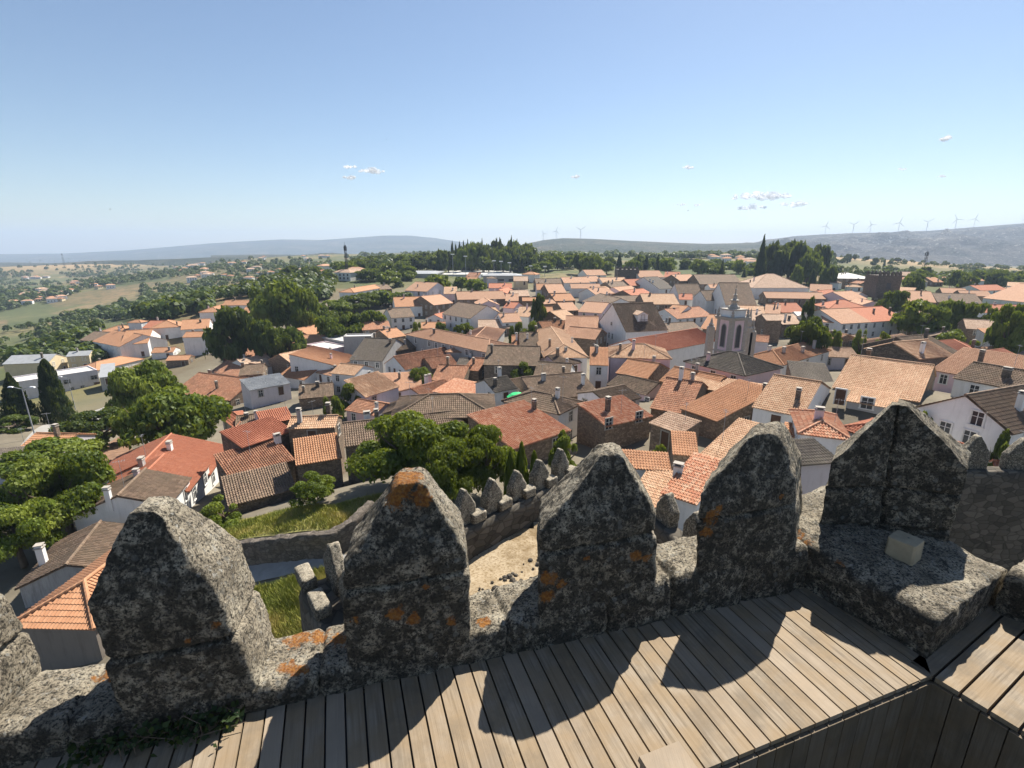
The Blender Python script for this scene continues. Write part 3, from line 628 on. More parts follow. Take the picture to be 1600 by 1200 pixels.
w0, w1 = at(460, 905, -11.0)[:2], at(500, 990, -11.0)[:2]
cwall("curtain_wall", "steep granite wall end with lichened coping above the dry grass", w1 + (w1 - w0) * .9, w0, [.60, .88], zt=-11.3, th=1.5, hgt=1.7, wid=1.5, seed=73, flip=-1)
# sandy courtyard inside the curtain wall
cp = [tuple(w1 + (w1 - w0)), tuple(w0), tuple(pA), tuple(pB), tuple(at(1052, 795, -10.5)[:2]), (9.0, 15.0), (8.5, 8), (2.8, 3.2), (-2.5, 2.0), (-4, 3)]
def poly_sheet(name, P, z, mat, step=0.5, sk=0.0):
    P = np.array(P); x0, y0 = P.min(0); x1, y1 = P.max(0); xs = np.arange(x0, x1 + step, step); ys = np.arange(y0, y1 + step, step)
    X, Y = np.meshgrid(xs, ys); ins = np.zeros(X.shape, bool)
    for i in range(len(P)):
        (ax, ay), (bx, by) = P[i], P[(i + 1) % len(P)]
        c = ((ay > Y) != (by > Y)) & (X < (bx - ax) * (Y - ay) / (by - ay + 1e-12) + ax); ins ^= c
    Z = z + fbm(np.stack([X, Y, 0 * X], -1) / 2.2, 5, 4) * .28
    idx = np.arange(X.size).reshape(X.shape); cell = ins[:-1, :-1]
    Q = np.stack([idx[:-1, :-1], idx[:-1, 1:], idx[1:, 1:], idx[1:, :-1]], -1)[cell]
    mb = MB(); mb.addarr(np.stack([X, Y, Z], -1).reshape(-1, 3), Q); return tag(mb.obj(name, mat, smooth=True), kind="structure")
poly_sheet("courtyard_ground", cp, CZ - .35, SAND)
r_ = np.random.default_rng(12); mb = MB()
for k in range(150):                                              # loose stones lying on the sand
    t, w_ = r_.random(), r_.normal() * .9; c_ = pA * (1 - t) + pB * t + np.array([.6, -1.0]) * (1.6 + 1.6 * r_.random()) + w_ * .2; s_ = r_.uniform(.03, .16)
    mb.lathe((c_[0], c_[1], CZ - .33 + fbm(np.array([[c_[0] / 2.2, c_[1] / 2.2, 0]]), 5, 4)[0] * .28), [(s_ * .8, -.02), (s_, s_ * .3), (s_ * .6, s_ * .7), (s_ * .1, s_ * .8)], 6, rot=r_.random() * 3)
tag(mb.obj("loose_stones", CASTLE), kind="stuff")
# rubble retaining wall along the lane
def rubble_wall(name, label, px, hgt, seed, mat=None, th=.6):
    P = np.array([Pg(x, y) for x, y in px]); s = np.concatenate([[0], np.cumsum(np.linalg.norm(np.diff(P[:, :2], axis=0), axis=1))]); q = np.arange(0, s[-1], .25)
    X, Y = np.interp(q, s, P[:, 0]), np.interp(q, s, P[:, 1]); u = rr(40, 10); R = np.zeros((len(q), 40, 3))
    for k in range(len(q)):
        j = min(k, len(q) - 2); d = np.array([X[j + 1] - X[j], Y[j + 1] - Y[j]]); d /= np.linalg.norm(d); n = np.array([-d[1], d[0]]); zg = float(g(X[k], Y[k]))
        a = u[:, 0] * th / 2; R[k] = np.stack([X[k] + n[0] * a, Y[k] + n[1] * a, zg - .4 + (u[:, 1] * .5 + .5) * (hgt + .4)], -1)
    mb = MB(); mb.loft(rough(R, .17, seed, (1.6, 5.0))); return tag(mb.obj(name, mat or CASTLE, smooth=True), label, "wall")
rubble_wall("stone_wall", "curving dry stone retaining wall between lane and orchard plot", [(370, 884), (420, 878), (470, 872), (520, 868), (550, 850), (585, 815)], 1.9, 81, WALL['k'])

# ================================================================== HOUSES
_wm = {}
def win_meshes(w, h, kind):
    k = (round(w, 1), round(h, 1), kind)
    if k in _wm: return _wm[k]
    f = MB(); t = .10 if kind != 'plain' else .07
    f.box((0, -.02, -h / 2 - .10), (w + .34, .16, .10)); f.box((0, 0, h / 2), (w + .24, .10, .14))
    for s in (-1, 1): f.box((s * (w / 2 + .06), 0, -h / 2), (.12, .10, h))
    f.box((0, .02, -h / 2), (.06, .05, h), mi=1); f.box((0, .02, h * .12), (w, .045, .05), mi=1)
    for s in (-1, 1): f.box((s * (w / 2 - .03), .02, -h / 2), (.06, .05, h), mi=1)
    fm = f.mesh("window", [GREYF if kind == 's' else FRAME, FRAME])
    p = MB(); p.add([(-w / 2, .03, -h / 2), (w / 2, .03, -h / 2), (w / 2, .03, h / 2), (-w / 2, .03, h / 2)], [(0, 1, 2, 3)]); pm = p.mesh("pane", GLASS)
    d = MB(); d.box((0, 0, h / 2), (w + .24, .12, .16))
    for s in (-1, 1): d.box((s * (w / 2 + .06), 0, -h / 2), (.12, .12, h))
    d.box((0, .03, -h / 2), (w, .04, h), mi=1); dm = d.mesh("door", [GREYF if kind == 's' else FRAME, DARKW])
    _wm[k] = (fm, pm, dm); return _wm[k]

def slope(mb, o, u, v, nrm, Wd, L, k0, k1, detail, per=.25, course=.40, amp=.055):
    """one tiled slope: o = lower left corner, u along the eave, v up the slope; k0,k1 = run-in of the left and right hip (m per m of height) """
    o, u, v, nrm = (np.array(x, float) for x in (o, u, v, nrm))
    if detail:
        sp = 6 if detail > 1 else 4; nu = max(6, int(Wd / per * sp)); us = np.linspace(0, Wd, nu + 1); nc = max(2, int(round(L / course)))
        vj = np.linspace(0, L, nc + 1); rowsv = np.repeat(vj, 2)[1:-1]; lift = np.tile([.045, 0.0], nc)
        vmax = np.full_like(us, L)
        if k0 > 0: vmax = np.minimum(vmax, us / k0)
        if k1 > 0: vmax = np.minimum(vmax, (Wd - us) / k1)
        VV = np.minimum(rowsv[:, None], vmax[None]); UU = np.broadcast_to(us, VV.shape)
        ph = np.cos(UU / per * 2 * math.pi); H = np.sign(ph) * np.abs(ph) ** .7 * amp + lift[:, None]
        jit = fbm(np.stack([np.floor(UU / per) * 3.1, np.floor(rowsv / course + .01)[:, None] * 5.3 + 0 * UU, 0 * UU + o[0]], -1) + .5, 3, 1) * .018
        sag = fbm(np.stack([UU / 3.0, VV / 3.0, 0 * UU + o[1]], -1), 9, 2) * .07
        Pn = o + UU[..., None] * u + VV[..., None] * v + (H + jit + sag)[..., None] * nrm
        idx = np.arange(VV.size).reshape(VV.shape)
        Q = np.stack([idx[:-1, :-1], idx[:-1, 1:], idx[1:, 1:], idx[1:, :-1]], -1).reshape(-1, 4)
        vm = VV.ravel()[Q]; keep = (vm.max(1) - vm.min(1) > 1e-4) | (np.abs(lift[np.minimum(Q[:, 0] // VV.shape[1], len(lift) - 1)] - lift[np.minimum(Q[:, 2] // VV.shape[1], len(lift) - 1)]) > 0)
        Q = Q[keep]; mb.addarr(Pn.reshape(-1, 3), Q, np.stack([UU.ravel(), VV.ravel() - 0.001], -1))
        zl = -.09
    else: zl = -.1
    def cor(dz):
        t = L; a, b = (t * k0 if k0 > 0 else 0), (Wd - t * k1 if k1 > 0 else Wd)
        if a > b: a = b = (a + b) / 2
        return [o + nrm * dz, o + u * Wd + nrm * dz, o + u * b + v * t + nrm * dz, o + u * a + v * t + nrm * dz], [(0, 0), (Wd, 0), (b, t), (a, t)]
    lo, uvl = cor(zl); hi, uvh = cor(-.03 if detail else 0.04)
    uvq = uvl
    mb.add(hi + lo, [(0, 1, 2, 3), (7, 6, 5, 4), (0, 4, 5, 1), (1, 5, 6, 2), (2, 6, 7, 3), (3, 7, 4, 0)],
           [uvq, uvq[::-1], [uvq[0], uvq[0], uvq[1], uvq[1]], [uvq[1], uvq[1], uvq[2], uvq[2]], [uvq[2], uvq[2], uvq[3], uvq[3]], [uvq[3], uvq[3], uvq[0], uvq[0]]])

HOUSES = []
CH = {}
def chimney_mesh(kind, w, d, h):
    mb = MB(); mb.box((0, 0, -1.2), (w, d, h + 1.2)); mb.box((0, 0, h), (w + .14, d + .14, .10), mi=1)
    for s in (-1, 1): mb.box((s * (w / 2 - .06), 0, h + .10), (.10, d, .16))
    mb.box((0, 0, h + .26), (w + .10, d + .10, .07), mi=1); mb.box((0, 0, h + .10), (w - .2, d * .8, .12), mi=2)
    return mb.mesh("chimney", [WALL[kind], GREYF, DMETAL])
def antenna_mesh(h):
    mb = MB(); mb.tube((0, 0, -.3), (0, 0, h), .025, .018, 5); 
    mb.tube((-.5, 0, h - .15), (.5, 0, h - .15), .012, n=4)
    for k in range(5): mb.tube((-.45 + k * .22, -.28 + k * .02, h - .15), (-.45 + k * .22, .28 - k * .02, h - .15), .008, n=4)
    return mb.mesh("antenna", METAL)
ANT = [antenna_mesh(2.2), antenna_mesh(3.2)]

def house(A, B, h=5.0, R=None, d=None, Cn=None, roof='g', rm='o', w='w', wins=None, pitch=.40, chim=None, label=None, short=None, cat="house", detail=None, fk=None, name=None, ant=None, custom=None, oh=.28, z=None, D=None):
    if D is not None: z = dep(A[0], A[1], D)[2]
    if z is None and dep is not None and 75 < np.linalg.norm(Pg(*A)): h = h * .86
    a = Pg(*A, h) if z is None else at(A[0], A[1], z); ze = a[2]
    b = at(B[0], B[1], ze)
    u = (b - a)[:2]; Wd = np.linalg.norm(u)
    if Wd > 45: b = a + (b - a) * 45 / Wd; Wd = 45.0; u = (b - a)[:2]
    if Wd < 2.2: b = a + (b - a) / max(Wd, .01) * 2.2; Wd = 2.2; u = (b - a)[:2]
    u = u / Wd; n = np.array([-u[1], u[0]])
    mid = (a[:2] + b[:2]) / 2
    if n @ mid < 0: n = -n
    dist = np.linalg.norm(mid)
    if Cn is not None:
        c = at(Cn[0], Cn[1], ze)[:2]; d = abs((c - b[:2]) @ n)
    elif R is not None:
        d = None
        for q in np.arange(2.0, 40, .2):
            if roof == 's': pt = np.array([*(mid + n * q), ze + pitch * q])
            else: pt = np.array([*(mid + n * q / 2), ze + pitch * min(q, Wd if roof == 'h' else 99) / 2])
            if proj(pt)[1] <= R: d = q; break
        if d is None: d = 40.0
    d = min(max(d, 2.5), 34.0)
    cx = mid + n * d / 2; rot = math.atan2(u[1], u[0])
    cs = [mid + u * sx * Wd / 2 + n * sy for sx in (-1, 1) for sy in (0, d)]
    gz = min(float(g(*q)) for q in cs) - .3
    H = ze - gz
    if detail is None: detail = 2 if dist < 75 else (1 if dist < 150 else 0)
    T = thing(name or "house", None, cat, (cx[0], cx[1], gz), rot)
    hw, hd = Wd / 2, d / 2
    # walls
    mb = MB(); q = [(-hw, -hd), (hw, -hd), (hw, hd), (-hw, hd)]
    lo = [(x, y, 0) for x, y in q]; tp = [(x, y, H) for x, y in q]; V = lo + tp
    if roof == 'g':
        rz = H + pitch * hd; V += [(-hw, 0, rz), (hw, 0, rz)]
        P = [(0, 1, 5, 4), (1, 2, 6, 9, 5), (2, 3, 7, 6), (3, 0, 4, 8, 7)]
    elif roof == 'p':
        rz = H + pitch * hw; V += [(0, -hd, rz), (0, hd, rz)]
        P = [(0, 1, 5, 8, 4), (1, 2, 6, 5), (2, 3, 7, 9, 6), (3, 0, 4, 7)]
    elif roof == 's':
        rz = H + pitch * d; V[6] = (hw, hd, rz); V[7] = (-hw, hd, rz); P = [(0, 1, 5, 4), (1, 2, 6, 5), (2, 3, 7, 6), (3, 0, 4, 7)]
    else:
        P = [(0, 1, 5, 4), (1, 2, 6, 5), (2, 3, 7, 6), (3, 0, 4, 7)]
        if roof == 'b': P.append((4, 5, 6, 7))
    mb.add(V, P)
    if roof == 'b':                                               # parapet round a flat roof
        for x0, y0, sx, sy in ((0, -hd + .13, Wd, .26), (0, hd - .13, Wd, .26), (-hw + .13, 0, .26, d - .52), (hw - .13, 0, .26, d - .52)): mb.box((x0, y0, H + .002), (sx, sy, .45))
    mb.obj("wall", WALL[w], T)
    # roof
    r = MB(); m = math.sqrt(1 + pitch * pitch); cv, sv = 1 / m, pitch / m; rmat = ROOF[rm]; o = oh; op = .12
    def sl(c0, uu, inw, Wx, run, k0=0, k1=0):                     # c0 at the wall top corner, overhang included
        c0 = np.array(c0, float); uu = np.array(uu, float); inw = np.array(inw, float)
        vv = np.array([inw[0] * cv, inw[1] * cv, sv]); nn = np.array([-inw[0] * sv, -inw[1] * sv, cv])
        slope(r, c0, uu, vv, nn, Wx, run * m, k0, k1, detail)
    rf = .06
    if roof == 'g':
        sl((-hw - op, -hd - o, H - o * pitch + rf), (1, 0, 0), (0, 1), Wd + 2 * op, hd + o)
        sl((hw + op, hd + o, H - o * pitch + rf), (-1, 0, 0), (0, -1), Wd + 2 * op, hd + o)
        ridge = [((-hw - op, 0, H + pitch * hd + rf + .05), (hw + op, 0, H + pitch * hd + rf + .05))]
    elif roof == 'p':
        sl((hw + o, -hd - op, H - o * pitch + rf), (0, 1, 0), (-1, 0), d + 2 * op, hw + o)
        sl((-hw - o, hd + op, H - o * pitch + rf), (0, -1, 0), (1, 0), d + 2 * op, hw + o)
        ridge = [((0, -hd - op, H + pitch * hw + rf + .05), (0, hd + op, H + pitch * hw + rf + .05))]
    elif roof == 'h':
        M = min(hw, hd) + o; k = 1 / m; X, Y = hw + o, hd + o; z0 = H - o * pitch + rf; zt = z0 + M * pitch + .05
        for c0, uu, inw, Wx in (((-X, -Y, z0), (1, 0, 0), (0, 1), 2 * X), ((X, Y, z0), (-1, 0, 0), (0, -1), 2 * X), ((X, -Y, z0), (0, 1, 0), (-1, 0), 2 * Y), ((-X, Y, z0), (0, -1, 0), (1, 0), 2 * Y)):
            sl(c0, uu, inw, Wx, M, k, k)
        e = (X - M, 0, zt) if X > Y else (0, Y - M, zt); e2 = (-e[0], -e[1], zt)
        ridge = [(e, e2)] if abs(X - Y) > .3 else []
        for sx in (-1, 1):
            for sy in (-1, 1):
                tgt = (sx * (X - M), sy * (Y - M), zt); ridge.append(((sx * X, sy * Y, z0 + .07), tgt))
    elif roof == 's':
        sl((-hw - op, -hd - o, H - o * pitch + rf), (1, 0, 0), (0, 1), Wd + 2 * op, d + o + op); ridge = []
    else:
        ridge = []; r.add([(-hw + .26, -hd + .26, H + .10), (hw - .26, -hd + .26, H + .10), (hw - .26, hd - .26, H + .10), (-hw + .26, hd - .26, H + .10)], [(0, 1, 2, 3)])
        r.add([(-hw + .26, -hd + .26, H + .05), (hw - .26, -hd + .26, H + .05), (hw - .26, hd - .26, H + .05), (-hw + .26, hd - .26, H + .05)], [(3, 2, 1, 0)])
    if rm not in 'gx':
        for p_, q_ in ridge: r.tube(p_, q_, .13, n=8)
    if rm in 'gx' and roof != 'b': pass
    ro = r.obj("roof", rmat, T)
    # openings on the sides turned to the viewer
    fk = fk or ('s' if w in 'skl' else 'f')
    R2 = np.array([[math.cos(rot), -math.sin(rot)], [math.sin(rot), math.cos(rot)]])
    sides = [('f', (0, -1), (0, -hd), Wd, 0), ('r', (1, 0), (hw, 0), d, math.pi / 2), ('l', (-1, 0), (-hw, 0), d, -math.pi / 2)]
    vis = []
    for nm, nr, c, L, rz in sides:
        wn = R2 @ np.array(nr); wc = cx + R2 @ np.array(c)
        if wn @ wc < -0.05 * np.linalg.norm(wc): vis.append((nm, nr, c, L, rz))
    def put(nr, c, rz, s, z, ww, wh, door=False):
        fm, pm, dm = win_meshes(ww, wh, fk); tx, ty = math.cos(rz), math.sin(rz)
        loc = (c[0] + tx * s + nr[0] * .0, c[1] + ty * s + nr[1] * .0, z)
        loc = (loc[0] + nr[0] * .035, loc[1] + nr[1] * .035, z)
        f = link("door" if door else "window", dm if door else fm, T, loc, rz)
        if not door and dist < 210:
            link("pane", pm, f)
    if custom:
        for nm, s, z, ww, wh, dr in custom:
            if z < 0: z = H + z + 5                              # measured from the eave
            for v in vis:
                if v[0] == nm.lower(): put(v[1], v[2], v[4], s * v[3] if nm.isupper() else s, z, ww, wh, dr)
    elif not (wins == 0 and (w in 'kn' or roof == 'b' or cat != 'house' or (label and 'blank' in label))):
        thin = .62 if wins == 0 else .22; wins = None if wins == 0 else wins
        for nm, nr, c, L, rz in vis:
            nc = (wins or {}).get(nm) if isinstance(wins, dict) else None
            if isinstance(wins, dict) and nc is None: continue
            if nc is None: nc = max(0, int(L / 3.0))
            rws = 2 if h > 4.6 else 1
            ww, wh = (.95, 1.35)
            for j in range(rws):
                z = H - 1.15 - j * 2.6
                if z - wh / 2 < .4: continue
                for i in range(nc):
                    if wins is None and rng.random() < thin: continue
                    s = (i + .5 - nc / 2) * L / max(nc, 1)
                    last = (j == rws - 1)
                    if last and nm == 'f' and i == nc // 2: put(nr, c, rz, s, z - .25, 1.0, 1.9, True)
                    else: put(nr, c, rz, s, z, ww, wh)
    # chimneys
    if chim is None: chim = rng.choice([1, 1, 1, 2, 2, 0]) if roof != 'b' else 0
    if isinstance(chim, int): chim = [(rng.uniform(-.42, .42), rng.uniform(-.30, .25)) for _ in range(chim)]
    for cxf, cyf in chim:
        x, y = cxf * Wd, cyf * d
        if roof == 'g': z = H + pitch * (hd - abs(y))
        elif roof == 'p': z = H + pitch * (hw - abs(x))
        elif roof == 's': z = H + pitch * (y + hd)
        elif roof == 'h': z = H + pitch * max(0, min(hw - abs(x), hd - abs(y)))
        else: z = H
        k = rng.choice('wwykps') if w not in 'sk' else rng.choice('kkysw'); key = (k, rng.choice([0, 1, 2]))
        if key not in CH: CH[key] = chimney_mesh(k, *[(.45, .45, 1.1), (.72, .48, .95), (.5, .5, 1.6)][key[1]])
        link("chimney", CH[key], ro, (x, y, z))
    if ant is None: ant = dist < 130 and rng.random() < .5
    if ant:
        x = rng.uniform(-.4, .4) * Wd; y = 0 if roof in 'gh' else rng.uniform(-.3, .3) * d
        z = H + pitch * {'g': hd, 'h': min(hw, hd) * .8, 'p': hw - abs(x), 's': y + hd, 'b': 0}[roof]
        link("antenna", rng.choice(ANT), ro, (x, y, z), rng.uniform(0, 3))
    pc = proj(np.array([*cx, ze + .3 * pitch * d]))
    HOUSES.append(dict(o=T, px=pc, label=label, short=short, rm=rm, w=w, roof=roof, h=h, W=Wd, d=d, dist=dist, nch=len(chim)))
    return T, (Wd, d, H, cx, rot, gz)

class Crop:
    """spots read off one enlarged quarter of the view"""
    def __init__(s, ox, oy, k=4.0): s.o = (ox, oy); s.k = k
    def p(s, q): return (s.o[0] + q[0] / s.k, s.o[1] + q[1] / s.k)
    def __call__(s, ax, ay, bx, by, R=None, rm='o', w='w', h=5.0, roof='g', C=None, **k):
        return house(s.p((ax, ay)), s.p((bx, by)), h=h, R=None if R is None else s.o[1] + R / s.k, Cn=None if C is None else s.p(C), roof=roof, rm=rm, w=w, **k)
R1, R2_, R3, R4 = Crop(0, 340), Crop(400, 340), Crop(800, 340), Crop(1200, 340)
R5, R6, R7, R8 = Crop(0, 600), Crop(400, 600), Crop(800, 560), Crop(1200, 560)

# ---- houses below the walls on the left
def ortho(px, *a): pass
R5(660, 640, 1330, 600, 545, 'b', 'w', 6) if False else None
# terrace of white houses stepping down to the lane (their long front faces right)
house((261,789), (295,747), 5.6, z=-25.14, d=8, roof='g', rm='b', w='w', wins={'f':2}, chim=[(-.49,.1)], label="white house with aged brown tile roof just behind the left pointed merlon", short="brown-roofed white terrace house", pitch=.38)
house((292,768), (325,725), 5.3, z=-26.0, d=9, roof='g', rm='r', w='w', wins={'f':2}, chim=[(-.45,.0),(.3,.2)], label="white terrace house with bright red tiles and white end chimney", short="red-roofed terrace house", pitch=.38)
house((325,742), (355,697), 5.6, z=-27.2, d=13, roof='g', rm='r', w='w', wins={'f':3}, chim=[(.0,-.1)], label="taller white terrace house with red roof at far end of the terrace", short="far terrace house", pitch=.38)
house((185,890), (226,824), 4.5, z=-26.4, d=6.6, roof='g', rm='b', w='y', wins={}, fk='f', chim=[(-.1,.42)], label="low house with worn brown tiles and white chimney beside the big leafy tree", pitch=.38)
house((20,975), (146,978), 4.2, R=880, roof='h', rm='o', w='n', wins=0, chim=0, pitch=.45, detail=2, label="brown-grey rendered outbuilding with rows of orange tiles at bottom left", short="orange-tiled outbuilding", ant=False)
# red and brown sheds right of the terrace
R6(-90, 395, 225, 290, 255, 'r', 'k', 4.5, 's', pitch=.22, wins=0, chim=0, label="long shed with plain red roof and white coping beside the lane houses", short="long red shed", D=58)
R6(-160, 590, 235, 470, 395, 'm', 'k', 3.8, 's', pitch=.3, wins=0, chim=[(.47,.3)], label="dark stone barn with mottled brown-red roof below the long red shed", D=54)
R6(-170, 755, 245, 650, 540, 'b', 'k', 3.0, 's', pitch=.25, wins=0, chim=0, cat="shed", label="low open shed with sagging brown tile roof beside the small orchard tree", short="sagging open shed", D=49.5)
R6(255, 500, 530, 455, 330, 'o', 'k', 5.0, 's', pitch=.32, wins=0, chim=0, detail=2, label="tall dark stone house with bright orange corrugated tile roof", short="bright orange tiled house", D=52)
house(R6.p((558,385)), R6.p((1310,292)), 6.0, z=-21.0, R=R6.p((0,208))[1], roof='g', rm='b', w='k', pitch=.36, wins=0, chim=[(-.30,.12),(-.22,.12)], detail=2, label="long dark stone house with grey-brown striped tiles and twin chimneys", short="twin-chimney stone house")
house(R6.p((845,215)), R6.p((1490,200)), 6.0, z=-20.0, R=R6.p((0,68))[1], roof='h', rm='b', w='k', pitch=.36, wins=0, chim=0, detail=2, label="large dark house under a grey-brown hipped roof behind the central trees", short="large grey hipped house")
R6(200, 275, 490, 265, 205, 'e', 's', 4, 'g', wins=0, label="small stone house with sandy tiles left of the twin chimneys", D=62)
R6(40, 250, 225, 215, 165, 'r', 's', 4, 's', pitch=.25, wins=0, chim=0, label="little stone house with flat red roof above the long red shed", D=64)
R5(1385, 200, 1475, 275, 145, 'r', 'l', 5.5, 'h', C=(1590, 235), pitch=.38, chim=[(.3,.2)], label="lavender white house with red hipped roof and stub chimney by the round tree", short="red hipped house by the round tree")
R5(1475, 275, 1640, 255, 195, 'b', 'l', 5.0, 'g', label="lavender white house with brown roof and barred window beside a red hip", pitch=.3)
R5(130, 395, 385, 402, 312, 'o', 'l', 3.5, 'g', wins=0, chim=[(.1,-.1)], label="small house with orange roof and white chimney below the double street lamp")
R5(-120, 500, 150, 478, 400, 'd', 'l', 3.5, 's', pitch=.2, wins=0, chim=0, label="low dark-roofed house at the left edge above the great yellow-green tree")
# ---- left quarter
R1(580, 772, 750, 806, 718, 'o', 'w', 6.5, 'g', wins={'f':5}, label="long white building with orange roof and a row of square windows", short="long white building")
R1(752, 793, 922, 783, 703, 'o', 'w', 7, 'g', wins={'f':2}, label="white house with big orange roof, white gable and dark garage door", short="white garage house")
R1(500, 765, 600, 772, 715, 'b', 's', 6, 'g', label="tan stone house with brown roof at left end of the white row")
R1(630, 712, 790, 712, 675, 'o', 'w', 5, 'h'); R1(800, 656, 880, 656, 640, 'o', 'w', 7, 'h')
R1(890, 690, 1000, 690, 645, 'r', 'w', 5); R1(940, 692, 1125, 682, 643, 'o', 'w', 6.5, 'h'); R1(1130, 700, 1305, 690, 637, 'o', 'w', 5.5)
R1(1142, 748, 1290, 744, 715, 'o', 'w', 8.5, 'g', wins=0, label="blank tall white house with orange roof left of the big dark tree", short="blank white house")
R1(945, 845, 1080, 840, 812, 'o', 'w', 3); R1(1038, 893, 1175, 888, 863, 'o', 's', 3, wins=0)
R1(300, 905, 415, 868, None, 'g', 'c', 6, 'p', d=13, wins={'f':2}, label="cream house with grey metal gable roof", short="cream house")
R1(415, 868, 555, 860, 835, 'g', 'c', 6, 'g', wins={'f':2})
R1(468, 948, 600, 955, 885, 'o', 'w', 4, 'h', wins=0)
R1(80, 1040, 608, 958, None, 'x', 'l', 6.3, 'b', d=9, custom=[('F',.10,4.2,1.6,1.1,False),('F',.44,4.2,1.6,1.1,False),('F',.14,1.8,.9,.7,False),('F',.27,1.8,.9,.7,False),('F',.46,1.6,1.4,1.9,True)], label="long plain concrete-white block behind the leaning cypress", short="concrete-white block", cat="building")
R1(622, 1000, 710, 990, 915, 'g', 'y', 5, 's', pitch=.2, chim=0, label="grey glazed hall with pale metal roof beside the concrete-white block")
R1(1245, 592, 1372, 590, 552, 'o', 'w', 6, 'h', wins={'f':3}); R1(1390, 548, 1560, 546, 517, 'o', 'w', 6); R1(1510, 602, 1620, 600, 560, 'o', 'w', 5)
R1(1085, 1090, 1440, 1140, 990, 'm', 's', 5, 'g', pitch=.42, chim=[(-.4,.1),(.1,-.3)], detail=2, label="big stone house with broad mottled red roof behind the round green tree", short="broad mottled roof")
R1(1315, 965, 1490, 990, 905, 'm', 'w', 4.5); R1(1395, 890, 1600, 872, 812, 'm', 's', 5); R1(1495, 985, 1640, 975, 918, 'b', 's', 5)
# ---- centre left
R2_(805, 912, 930, 948, None, 'm', 'w', 5.5, 'p', C=(1245, 852), pitch=.55, chim=0, custom=[('f',-2.2,3.9,.9,1.3,False),('f',0,3.6,.9,1.9,True),('f',2.2,3.9,.9,1.3,False),('f',-1.5,1.2,.9,1.3,False)], label="white gabled house with balcony and broad brown mottled roof", short="white gabled house with the balcony")
R2_(588, 885, 790, 895, 757, 'd', 'y', 6.5, 'g', wins={'f':3}, chim=[(-.3,.1),(.4,-.1)], pitch=.45, label="grey house with dark slate-coloured roof and long balcony", short="dark grey balcony house")
R2_(862, 835, 1035, 803, 765, 'b', 'k', 6, 'g', wins=0)
R2_(412, 755, 640, 800, None, 'x', 'y', 5, 'b', d=15, wins=0, label="modern pale flat-roofed hall with a long raised skylight", short="flat-roofed hall", cat="building")
R2_(545, 752, 720, 748, None, 'x', 'y', 7.4, 'b', d=5, wins=0, cat="skylight", label="raised grey skylight box on the flat-roofed hall")
R2_(512, 930, 640, 870, 828, 'o', 'w', 4.5, 's', pitch=.2, wins=0); R2_(10, 868, 215, 870, 800, 'o', 's', 4.5, 'h')
R2_(-40, 955, 138, 918, 872, 't', 'w', 4, 'g'); R2_(195, 802, 410, 797, 735, 'o', 's', 5); R2_(350, 746, 480, 716, 682, 'o', 's', 5)
R2_(490, 712, 690, 706, 680, 'b', 's', 5); R2_(665, 702, 840, 692, 652, 'm', 's', 5); R2_(790, 735, 850, 735, 695, 'o', 'w', 4); R2_(830, 754, 935, 737, 700, 'o', 's', 4)
R2_(313, 800, 470, 830, None, 'x', 'p', 5, 'b', d=7, wins=0); R2_(225, 915, 400, 876, 838, 'e', 's', 4); R2_(335, 918, 525, 926, 850, 'b', 's', 4, wins=0)
R2_(145, 988, 305, 1014, 938, 'o', 'w', 4, 'g', wins=0, chim=0, label="small white house with orange roof and peeling gable wall", short="peeling white house")
R2_(330, 955, 475, 988, 922, 'p', 'w', 4, wins=0); R2_(-40, 1080, 212, 1035, 993, 'g', 'l', 5, 's', pitch=.18, wins=0, chim=0, label="lavender white box house with grey sheet roof", short="grey sheet roofed box house")
R2_(268, 1130, 480, 1112, 1042, 'b', 's', 3, wins=0); R2_(845, 627, 990, 618, 568, 'b', 'w', 6, wins={'f':3}, label="white two-storey house with dull brown roof among the trees", short="dull brown roofed white house")
R2_(870, 558, 1105, 550, 497, 'o', 'w', 6, wins={'f':4}); R2_(1110, 547, 1230, 533, 487, 'p', 's', 6)
R2_(1065, 627, 1165, 633, None, 'r', 'w', 5, 'p', d=10, label="little white gabled house with red roof beside the long white house", short="little white gabled house")
R2_(1165, 600, 1340, 630, 540, 'b', 'w', 7, 'g', wins={'f':5}, pitch=.5, label="long white house with steep brown roof and two rows of windows", short="long white house")
R2_(930, 455, 1070, 462, 405, 'p', 'l', 5); R2_(1260, 513, 1560, 507, 462, 'p', 's', 5.5); R2_(1390, 549, 1522, 546, None, 'p', 'p', 5, 'p', d=13, wins=0, label="pink gable-fronted house with salmon roof")
R2_(1420, 610, 1530, 602, 565, 'e', 'w', 5); R2_(1545, 562, 1612, 566, 530, 'r', 'p', 5); R2_(1515, 634, 1620, 640, 600, 't', 'w', 4); R2_(1390, 692, 1590, 690, 640, 't', 's', 4)
R2_(1030, 692, 1180, 690, 655, 'o', 's', 4); R2_(1190, 838, 1440, 844, 722, 'p', 'y', 6, 'h', pitch=.32, chim=[(-.3,.1)], wins=0, label="broad smooth salmon hipped roof on a grey house, left half", short="broad salmon hip")
R2_(1450, 843, 1640, 806, 722, 'p', 'y', 6, 'h', pitch=.32, wins=0); R2_(1090, 800, 1205, 796, 720, 'b', 's', 5, wins=0); R2_(940, 797, 1090, 802, 758, 'o', 's', 4, wins=0)
R2_(1100, 1012, 1290, 1022, 925, 'm', 's', 4, wins=0); R2_(1300, 947, 1390, 957, 880, 'm', 's', 4, wins=0); R2_(1250, 928, 1340, 933, 880, 'd', 's', 3.5, wins=0); R2_(1100, 942, 1260, 920, 870, 'm', 's', 4, wins=0)
house((756,569), (841,571), 6, R=541, roof='g', rm='b', w='k', wins={'f':2}, chim=[(-.4,-.2)], label="dark house with big brown roof beside a bushy courtyard", short="big dark house")
